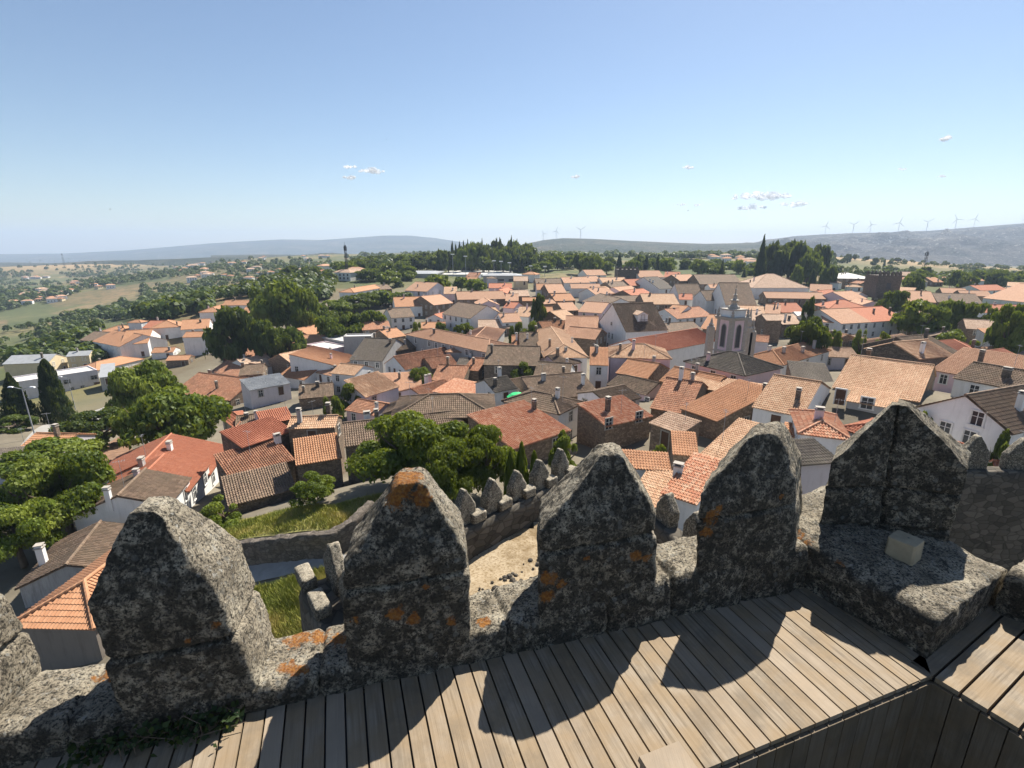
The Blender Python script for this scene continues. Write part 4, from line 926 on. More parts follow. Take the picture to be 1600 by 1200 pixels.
R2_(1108, 1085, 1500, 1165, 1040, 'c', 'w', 4.5, 's', pitch=.16, wins=0, chim=0, label="white walled house with red and white striped tile roof", short="striped red roof house")
R2_(1490, 1088, 1630, 1062, 1005, 'd', 'w', 5, 'g'); 
R2_(520, 466, 610, 468, 425, 'o', 'w', 7, 'h'); R2_(770, 450, 850, 445, 422, 'b', 's', 4); R2_(1455, 440, 1600, 440, 412, 'r', 'p', 4); R2_(1460,475,1575,478,430,'r','p',5,'p',d=9)
R2_(1560, 520, 1640, 520, 478, 'p', 's', 5)
# ---- centre
R3(205, 874, 470, 872, 720, 'e', 'w', 5, 'h', pitch=.40, wins=0, detail=2, label="white house with large sand-coloured hipped roof and dark right slope", short="sand-coloured hip")
R3(125, 1028, 345, 1042, 908, 'b', 'w', 3.5, 'g', wins=0, label="low white house with plain brown roof below the sandy hip")
R3(150, 1140, 545, 1100, 985, 'b', 's', 3, 'g', wins=0, pitch=.3, label="ruinous stone house with rough jumbled brown tiles", short="ruinous brown roof")
DORM = R3(540, 655, 712, 712, None, 'b', 'w', 7.5, 'p', C=(975, 700), pitch=.75, chim=0, custom=[('f',-1.1,5.2,.9,1.5,False),('f',.9,5.2,.9,1.5,False),('f',-1.6,2.2,.9,1.4,False),('f',1.6,2.2,.9,1.4,False),('f',0,8.6,1.0,.9,False)], label="tall old white mansion with steep brown roof and a white dormer", short="mansion with the dormer")
R3(850, 850, 1275, 768, 728, 'r', 'w', 7, 'g', wins=0, chim=0, pitch=.4, label="church nave under a long plain red roof beside the bell tower", short="church nave", cat="church", name="church_nave", D=106)
R3(615, 870, 990, 882, None, 'e', 'p', 6.5, 'h', C=(1095, 828), pitch=.40, wins={'f':0,'r':2}, chim=[(-.33,-.25),(-.1,-.2)], detail=2, label="pink walled house with tan hipped roof and tall brick chimney", short="tan-hipped pink house", D=92)
R3(655, 968, 850, 1003, 900, 'o', 's', 4, 'g', wins=0, chim=[(.25,.1)], label="stone annexe with orange roof in front of the tan-hipped pink house", short="orange annexe", D=88)
R3(488, 918, 600, 922, 815, 'o', 'w', 6, 's', pitch=.3, wins=0, label="narrow white parapeted house with sloping orange roof")
R3(600, 1042, 840, 1106, None, 'b', 'p', 4.2, 'g', C=(975, 1060), pitch=.4, chim=0, custom=[('f',2.2,1.8,.8,1.2,False),('f',4.2,1.6,.8,1.2,False)], detail=2, label="pink walled house with brown tiled gable roof", short="brown-roofed pink house", D=86)
R3(1085, 898, 1455, 985, None, 'd', 'p', 6.2, 'h', d=9.5, pitch=.42, wins={'f':3}, detail=2, chim=[(-.2,-.35)], label="pale pink house with great dark hipped roof and three front windows", short="pink house with the great dark hip", D=84)
R3(930, 1018, 1240, 1088, 965, 'o', 's', 4, 'g', wins=0); R3(1080, 1048, 1590, 1132, 1015, 'e', 's', 3.5, 's', pitch=.12, wins=0)
R7(870, 305, 1100, 345, 140, 'm', 's', 4, 'g', wins=0, chim=[(-.1,.0),(.2,.05)], detail=2, label="stone house with ragged brown-red roof and two tall chimneys", short="ragged roof with two chimneys", D=66)
R7(1060, 312, 1285, 390, None, 'o', 's', 5.5, 's', C=(1560, 275), pitch=.20, wins=0, chim=[(.42,.35)], detail=2, label="square brown stone house with single-slope orange roof", short="square orange-roofed stone house", D=62)
R7(586, 422, 868, 358, 262, 'c', 's', 6.5, 's', pitch=.22, custom=[('f',-3.2,4.5,1.0,1.3,False),('f',1.6,4.5,1.0,1.3,False)], chim=[(-.15,.0)], detail=2, label="brown stone house with pale red tiled slope and two dark windows", short="pale red tiled stone house", D=58)
R7(0, 565, 355, 448, 310, 'c', 's', 5, 's', pitch=.20, wins=0, chim=[(.46,.2)], detail=2, label="house with wide striped red roof right of the central trees", short="wide striped red roof", D=53)
R7(1165, 618, 1400, 690, 405, 'e', 'w', 4.5, 's', pitch=.16, wins=0, chim=0, detail=2, label="white-edged house with sand-yellow tiles above the keep wall", short="sand-yellow tiled house", D=46)
R7(650, 672, 985, 697, 592, 'o', 'w', 5, 's', pitch=.18, wins=0, chim=0, detail=2, label="low house with narrow orange tile strip between two big merlons", short="orange tile strip", D=43)
R7(740, 880, 940, 935, 700, 'e', 'w', 4.5, 's', pitch=.16, wins=0, chim=[(.46,.40)], detail=2, label="house with light orange tiles directly below the orange tile strip", D=39)
R7(945, 835, 1155, 905, 625, 'c', 'w', 5, 's', pitch=.2, wins=0, chim=0, detail=2, label="white coped house with red and white chequered tiles between the merlons", short="chequered tile house", D=39)
R7(1010, 592, 1120, 602, 465, 'o', 's', 3.5, 's', pitch=.25, wins=0, chim=0); R7(870, 402, 1060, 468, 365, 's' and 't', 's', 4, 's', pitch=.2, wins=0, chim=0)
# ---- foreground right
R8(-90, 300, 212, 360, 128, 'e', 'w', 4, 'g', wins=0, pitch=.32, chim=[(.25,-.3)], detail=2, label="house with broad speckled tan roof and slim metal flue", short="speckled tan roof", D=56)
R8(495, 262, 790, 312, 205, 'e', 'y', 3.6, 's', pitch=.22, custom=[('f',-3,1.8,1.0,1.9,True),('f',-.3,1.6,1.2,1.3,False)], chim=0, detail=2, label="low annexe with corrugated tan roof and dark doorway", short="tan annexe", D=58.5)
R4(410, 1058, 945, 1148, 895, 'e', 's', 5.5, 'g', pitch=.36, wins=0, chim=[(-.35,.2)], detail=2, label="very large pale sand hipped roof mottled with white at right", short="very large sand hip", D=64)
R4(165, 1042, 420, 1064, 905, 'd', 's', 4.5, 's', pitch=.18, wins=0, chim=0, label="dark grey slope roof beside the very large sand hip", D=78)
house((1432,637), (1578,676), 6.0, d=12, roof='p', rm='b', w='w', pitch=.62, chim=[(.28,-.12)], custom=[('F',-.13,-6.3,1.0,1.3,False),('F',.14,-6.5,1.0,1.3,False),('F',.17,-4.5,1.0,1.3,False)], detail=2, label="big white gabled house with brown roof and three white-framed windows", short="big white gabled house", D=51)
R8(205, 465, 500, 502, 365, 'c', 'w', 4, 'h', pitch=.4, wins=0, chim=[(-.05,-.1)], detail=2, label="small house with red hipped roof and white chimney by the corner merlon", short="small red hip", D=46.5)
R8(92, 475, 360, 523, 430, 'o', 'w', 3.5, 's', pitch=.2, wins=0, chim=0, detail=2)
R8(165, 662, 440, 640, 520, 'd', 'l', 7.5, 's', pitch=.22, wins=0, chim=0, label="tall lavender blank wall with dark grey roof between the last two merlons", short="tall lavender wall house", D=39)
R8(1110, 640, 1310, 575, 437, 'r', 'w', 4, 'h', pitch=.4, wins=0, chim=0, detail=2, label="low house with pinkish red hip behind the corner merlon", D=41)
R8(1450, 735, 1590, 755, 660, 'r', 'w', 4, 'g', wins=0, chim=0, label="small red roof beyond the shaded castle wall at far right")
# ---- right quarter
R4(455, 662, 640, 652, 572, 'p', 'w', 7, 'g', wins={'f':4}, label="white terrace house with salmon roof and black-framed upper windows", short="salmon terrace house")
R4(642, 652, 858, 636, 562, 'r', 'w', 7, 'g', wins={'f':4}, label="white terrace house with vivid red roof beside yellow-green tree", short="vivid red terrace house")
R4(345, 652, 455, 657, 590, 'p', 'w', 7, 'g', wins={'f':2}); R4(385, 567, 640, 570, 515, 'r', 's', 5, 'h'); R4(500, 516, 620, 507, 462, 'p', 'p', 5.5); R4(590, 545, 715, 548, None, 'p', 'p', 5, 'p', d=14, wins=0, label="pink gable wall behind the red-roofed terrace")
R4(262, 457, 400, 462, 418, 'p', 'w', 5.5); R4(390, 502, 480, 493, 455, 'r', 'w', 5)
R4(-95, 438, 255, 438, 352, 't', 'w', 7, 'h', pitch=.5, wins={'f':6}, label="large white hall with high tan hipped roof behind the rooftops", short="large tan-hipped hall")
R4(-10, 502, 365, 508, 467, 'p', 's', 4.5); R4(85, 592, 230, 592, 535, 'r', 's', 5); R4(-20, 597, 75, 602, 545, 'p', 's', 5)
R4(95, 920, 385, 830, None, 'o', 'w', 6.2, 'h', C=(0, 832), pitch=.38, wins={'f':3}, chim=[(-.22,-.15),(.05,-.3),(.3,-.3),(-.3,.1)], detail=2, label="white house with orange hip bristling with chimneys", short="many-chimneyed orange hip", D=97)
R4(215, 647, 370, 647, 590, 'g', 'w', 5); R4(90, 667, 230, 662, 605, 't', 's', 5); R4(-10, 642, 85, 642, 605, 't', 's', 8, wins=0)
R4(610, 818, 935, 882, None, 'e', 'k', 4.5, 'p', C=(1085, 848), pitch=.42, wins=0, chim=[(.36,-.2)], label="dark stone barn with tan gable roof in front of the hedge", short="dark gabled barn", D=88)
R4(535, 775, 620, 820, 748, 'e', 'k', 4.5, 's', pitch=.25, wins=0, chim=0); R4(1000, 865, 1195, 842, 742, 'b', 'k', 5, 'g', wins=0, D=95)
R4(1235, 908, 1510, 930, 808, 'r', 'w', 4.5, 'h', wins=0, label="white house with clean red hipped roof at the right", short="clean red hip"); R4(1512, 932, 1650, 910, 830, 'r', 'w', 4.5, 'g', wins=0)
R4(1240, 692, 1500, 708, 642, 't', 's', 6, 'g', wins=0, label="stone warehouse with tan roof behind trees at right edge", short="stone warehouse")
R4(835, 362, 960, 364, 340, 't', 's', 5); R4(880, 524, 1050, 530, 460, 'p', 's', 5.5); R4(1060, 528, 1340, 537, 475, 'b', 's', 5, wins=0)
R4(1090, 472, 1250, 477, 442, 'p', 's', 5); R4(1210, 487, 1400, 492, 457, 'p', 's', 5); R4(1345, 502, 1620, 530, 420, 'p', 'w', 5.5, label="wide white house with long salmon roof at the right edge", short="wide salmon roof")
R4(1330, 457, 1500, 452, 422, 'r', 'w', 5); R4(1300, 592, 1620, 598, 545, 'r', 'w', 5); R4(1450, 850, 1600, 855, 800, 'g', 'y', 3, 's', pitch=.1, chim=0, wins=0, label="open-sided shelter with pale metal roof beneath trees at right", ) if False else None
R4(440, 380, 672, 384, 340, 'x', 's', 8, 'h', pitch=.25, wins={'f':6}, chim=[(-.2,0),(-.15,0),(-.1,0)], label="grey institutional building with white roof beside the crenellated gate tower", short="white-roofed institution", cat="building")
# ---- far rooftops of the centre
for a in [(470,361,590,359,327,'p','w'),(797,373,950,372,332,'p','w'),(950,371,1045,373,340,'r','w'),(325,408,485,406,373,'p','w'),(150,412,310,411,382,'b','s'),(10,396,100,396,368,'t','c'),
 (490,401,570,397,368,'p','w'),(565,406,725,404,375,'e','w'),(740,426,880,422,385,'r','s'),(630,446,740,442,402,'b','s'),(230,471,340,469,417,'p','s'),(155,451,235,451,415,'o','w'),(370,442,555,442,415,'p','w'),
 (0,491,110,489,455,'t','s'),(270,521,395,517,478,'o','s'),(440,522,560,560,490,'b','w'),(520,481,640,473,440,'p','w'),(580,526,820,522,490,'b','k'),(765,498,890,484,450,'r','s'),(690,471,800,459,432,'p','p'),
 (830,541,1045,541,478,'e','s'),(920,446,1010,442,372,'d','w'),(1175,416,1440,416,357,'b','s'),(1050,396,1170,392,357,'p','s'),(1045,511,1130,513,478,'r','w'),(935,612,1030,622,550,'o','w'),
 (1030,632,1250,614,565,'m','w'),(1180,692,1290,702,610,'o','s'),(980,717,1190,702,658,'b','w'),(1395,594,1580,600,552,'e','s'),(1455,642,1600,642,583,'t','s'),(0,612,105,620,560,'e','w'),(130,601,260,600,560,'o','s'),
 (320,582,415,578,532,'p','s'),(415,587,560,597,530,'p','p'),(320,642,410,628,582,'e','s'),(200,702,365,693,650,'o','k'),(330,702,540,707,617,'p','s'),(320,742,520,760,690,'p','s'),(0,797,70,797,737,'o','w'),(50,802,165,802,720,'b','s'),
 (-60,655,60,650,600,'p','w'),(65,520,150,520,500,'o','s'),(200,540,275,535,515,'p','s'),(560,470,640,460,435,'e','w'),(880,420,980,415,392,'b','s'),(1240,440,1330,440,418,'p','w')]:
    R3(*a, h=5 if a[6] != 'k' else 4)
for a, c in (((985, 466, 1040, 481), (1150, 472)), ((1130, 502, 1215, 517), (1270, 505)), ((1232, 507, 1335, 542), (1462, 525))):
    R3(*a, None, 'b', 'w', 6.5, 'p', C=c, pitch=.7, chim=0, wins={'f': 3, 'r': 4}, label={985: "white gabled house with steep brown roof, smallest of the gabled trio", 1130: "white gabled house with arched ground floor, middle of the gabled trio", 1232: "white gabled house with brown roof right behind the bell tower"}[a[0]], short="gabled trio" if a[0] == 1130 else None)

# white dormer on the mansion
T, (Wd, dd, H, cx, rot, gz) = DORM
hw = Wd / 2; x0 = hw * .50; zr = H + .75 * (hw - x0)
mb = MB(); L = 3.4; zb = H + .75 * (hw - (x0 + 1.6)); w_ = 1.5
V = [(x0 + 1.6, -w_, zb - .3), (x0 + 1.6, w_, zb - .3), (x0 + 1.6, w_, zb + 2.0), (x0 + 1.6, 0, zb + 2.7), (x0 + 1.6, -w_, zb + 2.0)]
V += [(x0 - 2.2, y, z) for _, y, z in V]; mb.add(V, [(0, 1, 2, 3, 4), (0, 4, 9, 5), (1, 6, 7, 2)])
dm = mb.obj("dormer", WALL['w'], T)
mb = MB(); 
for s in (-1, 1):
    a = np.array([x0 + 1.85, s * (w_ + .25), zb + 1.9]); b = np.array([x0 + 1.85, 0, zb + 2.78]); e = np.array([-4.2, 0, 0])
    q = [a, b, b + e, a + e]; q = q if s < 0 else q[::-1]; mb.add(q + [x - np.array([0, 0, .12]) for x in q], [(0, 1, 2, 3), (7, 6, 5, 4), (0, 4, 5, 1), (1, 5, 6, 2), (2, 6, 7, 3), (3, 7, 4, 0)])
mb.obj("dormer_roof", ROOF['t'], dm)
fm, pm, dmm = win_meshes(.9, 1.7, 's'); f = link("window", fm, dm, (x0 + 1.64, 0, zb + .95), math.pi / 2)
mb = MB()
for k in range(9): mb.tube((x0 + 2.3, -1.2 + k * .3, zb - .25), (x0 + 2.3, -1.2 + k * .3, zb + .7), .025, n=4)
mb.tube((x0 + 2.3, -1.25, zb + .7), (x0 + 2.3, 1.25, zb + .7), .04, n=4); mb.box((x0 + 1.98, 0, zb - .35), (.72, 2.5, .1)); mb.obj("balcony", DMETAL, dm)

# small houses filling the blocks between
OCC = [(x['o'].location.x, x['o'].location.y, (x['W'] + x['d']) / 4) for x in HOUSES]; nf = 0
KEEP_CLEAR = [Pg(*q)[:2] for q in ((655, 610), (548, 630), (515, 640), (640, 740), (755, 760), (690, 745), (887, 710), (262, 700), (219, 630), (1266, 530), (808, 530), (830, 530), (1311, 535), (362, 550), (440, 540), (487, 800), (1445, 520), (1492, 520), (1527, 520), (1505, 545), (1540, 600), (1510, 590), (1580, 610), (1560, 585))]
HAND = [x['px'] for x in HOUSES]
for _ in range(6000):
    if nf >= 75: break
    px_, py_ = rng.uniform(395, 1640), 440 + 255 * rng.random() ** 1.5
    if px_ < 700 and py_ < 520 + (700 - px_) * .15: continue
    p = Pg(px_, py_); W_, d_ = rng.uniform(6, 10), rng.uniform(5.5, 8); rad = (W_ + d_) / 4
    if np.hypot(p[0], p[1]) < 48 or any((p[0] - a) ** 2 + (p[1] - b) ** 2 < (rad + c_) ** 2 * 1.0 for a, b, c_ in OCC) or any(np.linalg.norm(p[:2] - k) < 7 for k in KEEP_CLEAR): continue
    tx_, ty_ = proj(p + np.array([0, 0, 4.6])); wp_ = W_ / 2 * F_PX / np.linalg.norm(p) + 5
    if any(abs(tx_ - q[0]) < wp_ and -18 < ty_ - q[1] < 18 for q in HAND): continue
    az = math.atan2(p[0], p[1]) + rng.choice([0, 0, .35, -.35, .7, -.7]) + rng.uniform(-.12, .12); u_ = np.array([math.cos(az), -math.sin(az)]); n_ = np.array([math.sin(az), math.cos(az)]); h_ = rng.choice([3.2, 3.6, 4.8])
    a3, b3 = [np.array([*(p[:2] - n_ * d_ / 2 + sx * u_ * W_ / 2), p[2] + h_]) for sx in (-1, 1)]
    house(proj(a3), proj(b3), h_, z=p[2] + h_, d=d_, roof=rng.choice('gggphs'), rm=rng.choice('oooptebmmbe'), w=rng.choice('wwslspk'), pitch=rng.uniform(.3, .42))
    OCC.append((p[0], p[1], rad)); nf += 1
print("filler houses", nf)
# labels of the houses that have none yet: look first, then the nearest landmark
RN = dict(o="orange", r="red", m="mottled red", b="brown", t="tan", d="dark grey", p="salmon", c="striped red", e="sandy", g="grey metal", x="pale flat")
WN = dict(w="white", l="lavender white", y="grey", c="cream", p="pink", s="stone", k="dark stone")
TN = dict(g="gabled", p="gable-fronted", h="hipped", s="single-slope", b="flat")
ANCH = [(x['short'], x['px']) for x in HOUSES if x['short']] + [("church bell tower", (1140, 505)), ("crenellated gate tower", (1388, 437)), ("distant dark gate tower", (981, 430)), ("tall lattice mast", (545, 440)), ("big dark round tree", (362, 515))]
used = {x['label'] for x in HOUSES if x['label']}
for x in HOUSES:
    if not x['label']:
        size = "small" if x['W'] < 7 else ("wide" if x['W'] > 15 else "")
        base = " ".join(f"{size} {WN[x['w']]} house with {RN[x['rm']]} {TN[x['roof']]} roof".split()).replace("flat flat", "flat")
        an = sorted(ANCH, key=lambda q: (q[1][0] - x['px'][0]) ** 2 + 6 * (q[1][1] - x['px'][1]) ** 2); done = False
        for far in ("just ", "farther ", "well ", "some way "):
            for s, q in an[:14]:
                dx, dy = x['px'][0] - q[0], x['px'][1] - q[1]
                rel = ("right of" if dx > 0 else "left of") if abs(dx) > 1.6 * abs(dy) else ("behind" if dy < 0 else "in front of")
                lb = f"{base}, {far}{rel} the {s}"
                if lb not in used and len(lb.split()) <= 16: done = True; break
            if done: break
        x['label'] = lb; used.add(lb)
    x['o']["label"] = x['label']; x['o']["group"] = "houses of the old town"
    if x['dist'] > 170 and x['rm'] not in 'gx': pass

# ================================================================== LANDMARKS
def church_tower():
    D = 92; c = dep(1139, 545, D); zc = c[2]; gz = float(g(c[0], c[1])) - .3; zt = dep(1139, 497, D)[2]; hb = zt - zc
    T = thing("bell_tower", "pink and grey church bell tower with arched openings and a tall ornate pinnacle", "bell tower", (c[0], c[1], gz), math.radians(45) - math.atan2(c[0], c[1]))
    S_ = 3.5; z0 = zc - gz; z1 = zt - gz
    mb = MB(); mb.box((0, 0, 0), (S_, S_, z1)); mb.obj("shaft", WALL['p'], T)
    mb = MB()
    for sx in (-1, 1):
        for sy in (-1, 1): mb.box((sx * (S_ / 2 - .28), sy * (S_ / 2 - .28), 0), (.72, .72, z1 - .02))
    mb.box((0, 0, z0 - .5), (S_ + .5, S_ + .5, .4)); mb.box((0, 0, z1), (S_ + .7, S_ + .7, .35)); mb.box((0, 0, z1 + .35), (S_ + 1.0, S_ + 1.0, .2)); mb.obj("stone_trim", GREYF, T)
    for k in range(4):                                            # arched bell openings
        a = k * math.pi / 2; m = MB(); pts = [(-.5, z0 + .5), (.5, z0 + .5), (.5, z1 - 1.5)] + [(.5 * math.cos(t), z1 - 1.5 + .75 * math.sin(t)) for t in np.linspace(.3, math.pi - .3, 7)] + [(-.5, z1 - 1.5)]
        y = -S_ / 2 - .02; V = [(x, y, z) for x, z in pts]; V = [(x * math.cos(a) - yy * math.sin(a), x * math.sin(a) + yy * math.cos(a), z) for x, yy, z in V]
        m.add(V, [tuple(range(len(V)))]); o = m.obj("bell_opening", DMETAL, T)
        f = MB(); pr = [np.array([x * 1.12, y - .03, z]) for x, z in pts]; pr = [np.array([p[0] * math.cos(a) - p[1] * math.sin(a), p[0] * math.sin(a) + p[1] * math.cos(a), p[2]]) for p in pr]
        for p, q in zip(pr, pr[1:] + pr[:1]): f.tube(p, q, .09, n=4)
        f.obj("arch_surround", GREYF, o)
    mb = MB(); mb.box((0, 0, z1 + .55), (S_ - .5, S_ - .5, 1.2)); mb.obj("parapet_stage", WALL['w'], T)
    mb = MB(); mb.box((0, 0, z1 + 1.75), (S_ - .2, S_ - .2, .2))
    mb.lathe((0, 0, z1 + 1.95), [(1.05, 0), (1.0, .4), (.55, .7), (.45, 1.1), (.75, 1.4), (.8, 1.55), (.36, 1.75), (.26, 2.4), (.4, 2.5), (.14, 2.7), (.08, 3.3)], 8)
    mb.lathe((0, 0, z1 + 5.2), [(.05, 0), (.2, .12), (.2, .26), (.05, .4)], 8); mb.box((0, 0, z1 + 5.5), (.06, .06, .7)); mb.box((0, 0, z1 + 5.9), (.4, .06, .06)); mb.obj("pinnacle", GREYF, T)
    for sx in (-1, 1):
        for sy in (-1, 1):
            m = MB(); m.lathe((sx * 1.75, sy * 1.75, z1 + .55), [(.28, 0), (.28, .5), (.14, .6), (.26, .85), (.1, 1.3), (.02, 1.7)], 8); m.obj("corner_pinnacle", GREYF, T)
church_tower()
def front_pinnacles():
    for (px, y0, y1) in ((1168, 530, 480), (1174, 530, 497), (1110, 520, 495)):
        D = 98; a, b = dep(px, y0, D), dep(px, y1, D); h = b[2] - a[2]; m = MB(); m.box((0, 0, -8), (1.2, 1.2, 8 + h * .35)); m.lathe((0, 0, h * .35), [(.75, 0), (.75, .2), (.4, .4), (.55, h * .2), (.3, h * .3), (.16, h * .55), (.02, h * .65)], 8)
        o = m.obj("stone_pinnacle", GREYF); o.location = a
        tag(o, {1168: "tallest slim stone pinnacle right of the church bell tower", 1174: "shorter stone pinnacle at right end of the church front", 1110: "stone finial on church gable left of the bell tower"}[px], "pinnacle")
front_pinnacles()
def gate_tower(x0, x1, yt, yb, D, label, n=6):
    a, b, c = dep(x0, yb, D), dep(x1, yb, D), dep(x0, yt, D); w = b[0] - a[0]; h = c[2] - a[2]
    T = thing("gate_tower", label, "tower", ((a[0] + b[0]) / 2, a[1] + w * .4, a[2] - 4))
    mb = MB(); mb.box((0, 0, 0), (w, w * .8, h + 4)); mb.obj("wall", WALL['k'], T)
    for k in range(n):
        for y in (-w * .4 + .35, w * .4 - .35):
            m = MB(); m.box((-w / 2 + w * (k + .5) / n, y, h + 4), (w / n * .55, .7, 1.1)); m.box((-w / 2 + w * (k + .5) / n, y, h + 5.1), (w / n * .55, .7, .8), top=.15); m.obj("merlon", WALL['k'], T)
    m = MB(); m.box((0, -w * .4 - .02, h * .2 + 3), (2.0, .05, 2.6)); m.obj("gateway", DMETAL, T)
gate_tower(1369, 1406, 430, 452, 230, "dark crenellated gate tower beside the white-roofed institution")
gate_tower(965, 998, 421, 438, 330, "distant dark gate tower half hidden by trees at the far edge of town", 5)

def flat_hall(x0, x1, yt, yb, D, dpt, mat, rmat, label, pitch=0.0):
    a, b, c = dep(x0, yb, D), dep(x1, yb, D), dep(x0, yt, D); w = b[0] - a[0]; h = c[2] - a[2]
    T = thing("sports_hall", label, "building", ((a[0] + b[0]) / 2, a[1] + dpt / 2, a[2] - 3))
    mb = MB(); mb.box((0, 0, 0), (w, dpt, h + 3)); mb.obj("wall", mat, T)
    mb = MB(); mb.box((0, 0, h + 3.01), (w + 1.2, dpt + 1.2, .7)); mb.box((0, 0, h + 3.71), (w * .9, dpt * .8, .6), top=.8); mb.obj("roof", rmat, T)
    for k in range(int(w / 7)):
        m = MB(); m.box((-w / 2 + 5 + k * 7, -dpt / 2 - .04, h * .55 + 3), (4, .06, 1.2)); m.obj("window", GLASS, T)
flat_hall(600, 682, 429, 447, 350, 40, WALL['y'], ROOF['g'], "long grey sports hall with low metal roof before the wood")
flat_hall(690, 800, 430, 442, 380, 60, WALL['w'], ROOF['x'], "wide sports building with bright white flat roof")
flat_hall(755, 815, 432, 447, 330, 20, WALL['y'], ROOF['g'], "grey block at right end of the white flat roof")

def lattice_mast(px, yt, yb, D, label, w=1.2):
    a, b = dep(px, yb, D), dep(px, yt, D); h = b[2] - a[2]
    T = thing("lattice_mast", label, "mast", (a[0], a[1], a[2] - 3)); h += 3; mb = MB()
    n = int(h / 2.2); q = lambda k, s: np.array([s[0] * w / 2 * (1 - .5 * k / n), s[1] * w / 2 * (1 - .5 * k / n), h * k / n])
    cs = [(-1, -1), (1, -1), (1, 1), (-1, 1)]
    for i in range(4):
        mb.tube(q(0, cs[i]), q(n, cs[i]), .13, n=4)
        for k in range(n): mb.tube(q(k, cs[i]), q(k + 1, cs[(i + 1) % 4]), .07, n=4); mb.tube(q(k, cs[i]), q(k, cs[(i + 1) % 4]), .06, n=4)
    mb.obj("lattice", DMETAL, T)
    m = MB(); m.tube((0, 0, h), (0, 0, h + 2), .08, n=5)
    for k in range(3):
        t = k * 2.1; m.box((math.cos(t) * w * .5, math.sin(t) * w * .5, h - 3.5), (.45, .45, 2.6), t)
    m.obj("antenna_panels", DMETAL, T)
lattice_mast(545, 383, 455, 330, "tall dark lattice mast rising in front of the wooded town edge", 1.6)
lattice_mast(1443, 393, 422, 420, "lattice mast on the dry field right of the gate tower", 2.2)
lattice_mast(101, 396, 416, 1500, "distant thin mast on the brown hill at far left", 4.0)

def turbine(px, hub, base, D, label, ang):
    a, b = dep(px, base, D), dep(px, hub, D); h = b[2] - a[2]; L = h * .62; k = h / 60
    T = thing("wind_turbine", label, "wind turbine", (a[0], a[1], a[2] - 12), -math.atan2(a[0], a[1]), "wind turbines along the ridges"); h += 12
    mb = MB(); mb.tube((0, 0, 0), (0, 0, h), 1.6 * k, 1.0 * k, 8); mb.obj("tower", WHITEP, T)
    mb = MB(); mb.box((0, .5 * k, h - 1.5 * k), (2.4 * k, 6 * k, 2.6 * k)); mb.obj("nacelle", WHITEP, T)
    r = MB(); r.lathe((0, 0, 0), [(1.1 * k, -1.2 * k), (1.3 * k, 0), (1.1 * k, 1.2 * k)], 8); ro = r.obj("hub", WHITEP, T); ro.location = (0, -4.5 * k, h)
    for j in range(3):
        t = ang + j * 2 * math.pi / 3; d = np.array([math.sin(t), 0, math.cos(t)]); p = np.array([math.cos(t), 0, -math.sin(t)]); m = MB(); V = []
        for q, wq in ((.03, 1.0), (.2, 1.6), (.6, 1.1), (1.0, .4)):
            for sx, sy in ((-1, 0), (0, -.35), (1, 0), (0, .35)): V.append(d * L * q + p * sx * wq * k + np.array([0, sy * wq * k, 0]))
        P = [(r_ * 4 + i, r_ * 4 + (i + 1) % 4, r_ * 4 + 4 + (i + 1) % 4, r_ * 4 + 4 + i) for r_ in range(3) for i in range(4)] + [(3, 2, 1, 0), (12, 13, 14, 15)]
        m.add(V, P); m.obj("blade", WHITEP, ro)
TB = [(1289, 354, 366, 3000, "leftmost turbine of the row on the grey mountain"), (1332, 352, 364.5, 3000, "second turbine from left on the grey mountain"), (1359, 352, 364, 3000, "third turbine from left on the grey mountain"),
      (1403, 349, 363.5, 3000, "turbine above the middle of the grey mountain ridge"), (1447, 348, 361.5, 3000, "turbine directly above the right-hand lattice mast"), (1492, 344, 357.5, 3000, "third turbine from right on the mountain ridge"),
      (1521, 343, 356, 3000, "second turbine from right on the mountain ridge"), (1597, 344, 349.5, 3000, "turbine cut by the right edge of the view"),
      (849, 366, 376, 2300, "leftmost turbine on the central wooded hill"), (869, 362, 373, 2300, "middle turbine on the central wooded hill"), (907, 360, 373.5, 2300, "right turbine on the central wooded hill")]
for i, (a, b, c, D, l) in enumerate(TB): turbine(a, b - 1, c, D, "white " + l, .25 + i * .7)

def street_lamp(px, yt, yb, label, h, arms=1, D=None):
    b = Pg(px, yb) if D is None else dep(px, yb, D)
    if D is not None: h = dep(px, yt, D)[2] - b[2]
    T = thing("street_lamp", label, "street lamp", tuple(b)); k = h / 8
    mb = MB(); mb.tube((0, 0, -.3), (0, 0, h), .10 * k, .06 * k, 7); mb.obj("pole", METAL, T)
    for s in ((1,) if arms == 1 else (1, -1)):
        m = MB(); m.tube((0, 0, h - .1), (-s * 1.3 * k, 0, h + .25 * k), .045 * k, n=6); o = m.obj("arm", METAL, T)
        m = MB(); m.box((-s * 1.6 * k, 0, h + .18 * k), (.8 * k, .3 * k, .16 * k), top=.7); m.obj("lamp_head", WHITEP, o)
street_lamp(56, 634, 686, "double-armed grey street lamp beside the left street", 8.6, 2)
street_lamp(118, 588, 640, "slim lamp post in front of the concrete-white block", 8.5)
